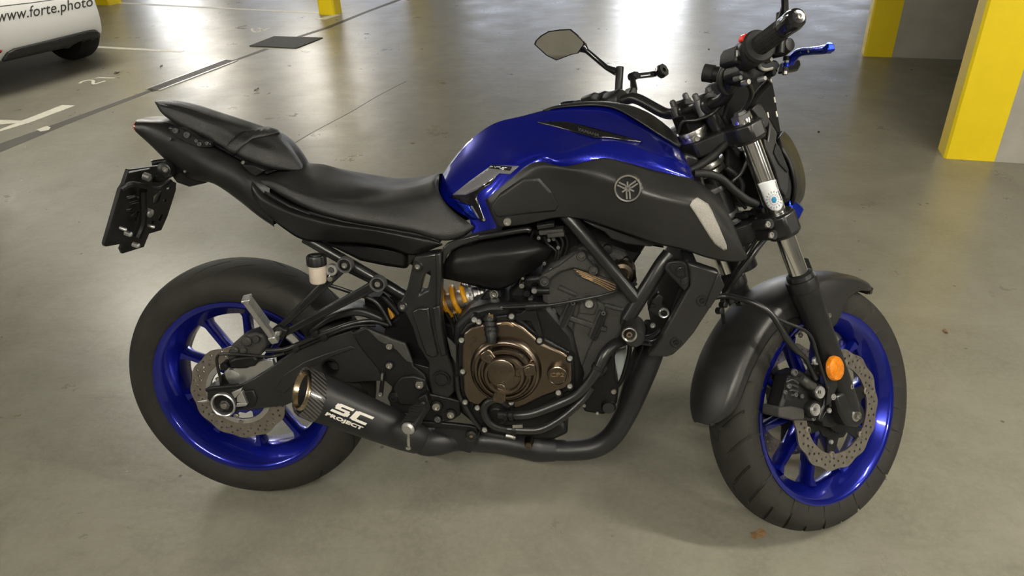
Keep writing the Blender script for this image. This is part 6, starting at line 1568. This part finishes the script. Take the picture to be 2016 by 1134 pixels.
# flanks and roof
for (x, s) in ((CW0, 1), (CW1, -1)):
    pts = [(0.26, 0.19), (0.30, 0.19), (0.34, 0.40), (0.46, 0.56), (0.64, 0.60), (0.82, 0.54), (0.93, 0.38), (0.97, 0.20), (2.3, 0.20), (2.36, 0.42), (2.5, 0.56), (2.66, 0.60), (2.84, 0.54), (2.96, 0.38), (3.0, 0.22), (3.5, 0.22), (3.55, 0.5), (3.4, 0.72), (2.6, 0.92), (1.7, 0.96), (0.5, 0.97), (0.30, 0.93), (0.18, 0.62), (0.16, 0.35)]
    MB().plate([Vector((x, y_, z)) for y_, z in pts], (0.05 * s, 0, 0)).build('car_flank', 'car_white', car, bevel=0.01)
MB().grid([[Vector((x, y_, z)) for y_, z in ((0.60, 1.46), (1.0, 1.49), (1.6, 1.46), (2.1, 1.30), (2.6, 0.96), (3.4, 0.78), (3.6, 0.55), (3.62, 0.25))] for x in (CW0 + 0.10, (CW0 + CW1) / 2, CW1 - 0.10)], 4, 4).build('car_roof', 'car_white', car, solid=0.02, ang=60)
for (x, s) in ((CW0 + 0.09, 1), (CW1 - 0.09, -1)):
    MB().plate([Vector((x, y_, z)) for y_, z in ((0.5, 0.96), (0.75, 1.38), (1.5, 1.40), (2.4, 0.98))], (0.02 * s, 0, 0)).build('car_side_window', 'car_glass', car)
MB().plate([Vector((CW0 + 0.05, 0.2, 0.24)), Vector((CW1 - 0.05, 0.2, 0.24)), Vector((CW1 - 0.05, 3.5, 0.24)), Vector((CW0 + 0.05, 3.5, 0.24))], (0, 0, 0.06)).build('car_underbody', 'car_black', car)
bv_car = bvh(cb)
ci = (Matrix.Translation(car.location) @ Matrix.Rotation(CY, 4, 'Z')).inverted()
def ccast(u, v, off):
    o = ci @ CAM; d = (ci.to_3x3() @ ray(u, v)).normalized()
    h_ = bv_car.ray_cast(o, d)
    if h_[0] is None: return None
    n = h_[1] if h_[1].dot(d) < 0 else -h_[1]
    return h_[0] + n * off
def car_decal(name, px, m, off, thick=0.004, sub=3):
    bm = bmesh.new(); f = bm.faces.new([bm.verts.new((u, v, 0)) for u, v in px])
    bmesh.ops.triangulate(bm, faces=[f])
    for _ in range(sub):
        bmesh.ops.subdivide_edges(bm, edges=[e for e in bm.edges if e.calc_length() > 8], cuts=1)
        bmesh.ops.triangulate(bm, faces=bm.faces[:])
    bm.verts.index_update()
    vs = [ccast(q.co.x, q.co.y, off) for q in bm.verts]
    fs = [tuple(q.index for q in f.verts) for f in bm.faces if all(vs[q.index] is not None for q in f.verts)]
    bm.free()
    used = sorted({i for f in fs for i in f}); mp = {i: k for k, i in enumerate(used)}
    if not used: return None
    return MB().add([vs[i] for i in used], [tuple(mp[i] for i in f) for f in fs]).build(name, m, car, solid=thick)
V, F = text_mesh('www.forte.photo', bold=0.004, spacing=1.02)
def tq(x, y):
    a, b2, c2, d2 = Vector((-6, 52)), Vector((183, 18)), Vector((182, -8)), Vector((-6, 20.5))
    # baseline: bottom of the descenders to the top of the ascenders, bowed like the bumper
    q = (a * (1 - x) + b2 * x) * (1 - y) + (d2 * (1 - x) + c2 * x) * y
    return q.x, q.y + 6 * math.sin(PI * x) * 0.15
vs = [ccast(*tq(x, y), 0.002) for x, y in V]
F = [f for f in F if all(vs[i] is not None for i in f)]
used = sorted({i for f in F for i in f}); mp = {i: k for k, i in enumerate(used)}
if used:
    MB().add([vs[i] for i in used], [tuple(mp[i] for i in f) for f in F]).build('web_address_lettering', 'car_text', car, solid=0.001, smooth=False)
car_decal('rear_diffuser', [(2, 117), (12, 103), (26, 95), (100, 77), (175, 58.5), (186, 57.5), (192, 62), (193, 69), (186, 75), (120, 90), (50, 106)], 'car_black', 0.004, 0.02)
car_decal('rear_reflector', [(196, 53), (201, 50), (201, 54), (198, 59)], 'red_lens', 0.004)
car_decal('rear_reflector', [(-6, 99), (4, 97), (1, 103), (-6, 106)], 'red_lens', 0.004)
car_decal('tailgate_gap', [(-2, 12), (60, 5), (110, -2), (110, -0.6), (60, 6.4), (-2, 13.6)], 'car_black', 0.001, 0.002)
def car_wheel(x, y_, s):
    c = Vector((x, y_, 0.295))
    wm = MB().lathe([(0.20, -0.085), (0.25, -0.098), (0.283, -0.088), (0.295, -0.06), (0.295, 0.06), (0.283, 0.088), (0.25, 0.098), (0.20, 0.085)], c, (1, 0, 0), 56, closed=True).build('car_wheel', 'tyre', car)
    MB().lathe([(0, 0.07 * s), (0.10, 0.08 * s), (0.19, 0.075 * s), (0.205, 0.085 * s), (0.205, -0.07 * s), (0, -0.07 * s)], c, (1, 0, 0), 32).build('hub_cap', 'alu', wm)
wfar = ci @ fl(154, 115)
for (x, s) in ((wfar.x, 1), (CW0 + 0.12, -1)):
    for y_ in (wfar.y + 0.02, wfar.y + 2.05):
        car_wheel(x, y_, s)
MB().tube([Vector((wfar.x - 0.25, 0.16, 0.24)), Vector((wfar.x - 0.25, 0.34, 0.24))], 0.022, 14, 1).build('car_exhaust_pipe', 'steel', car)
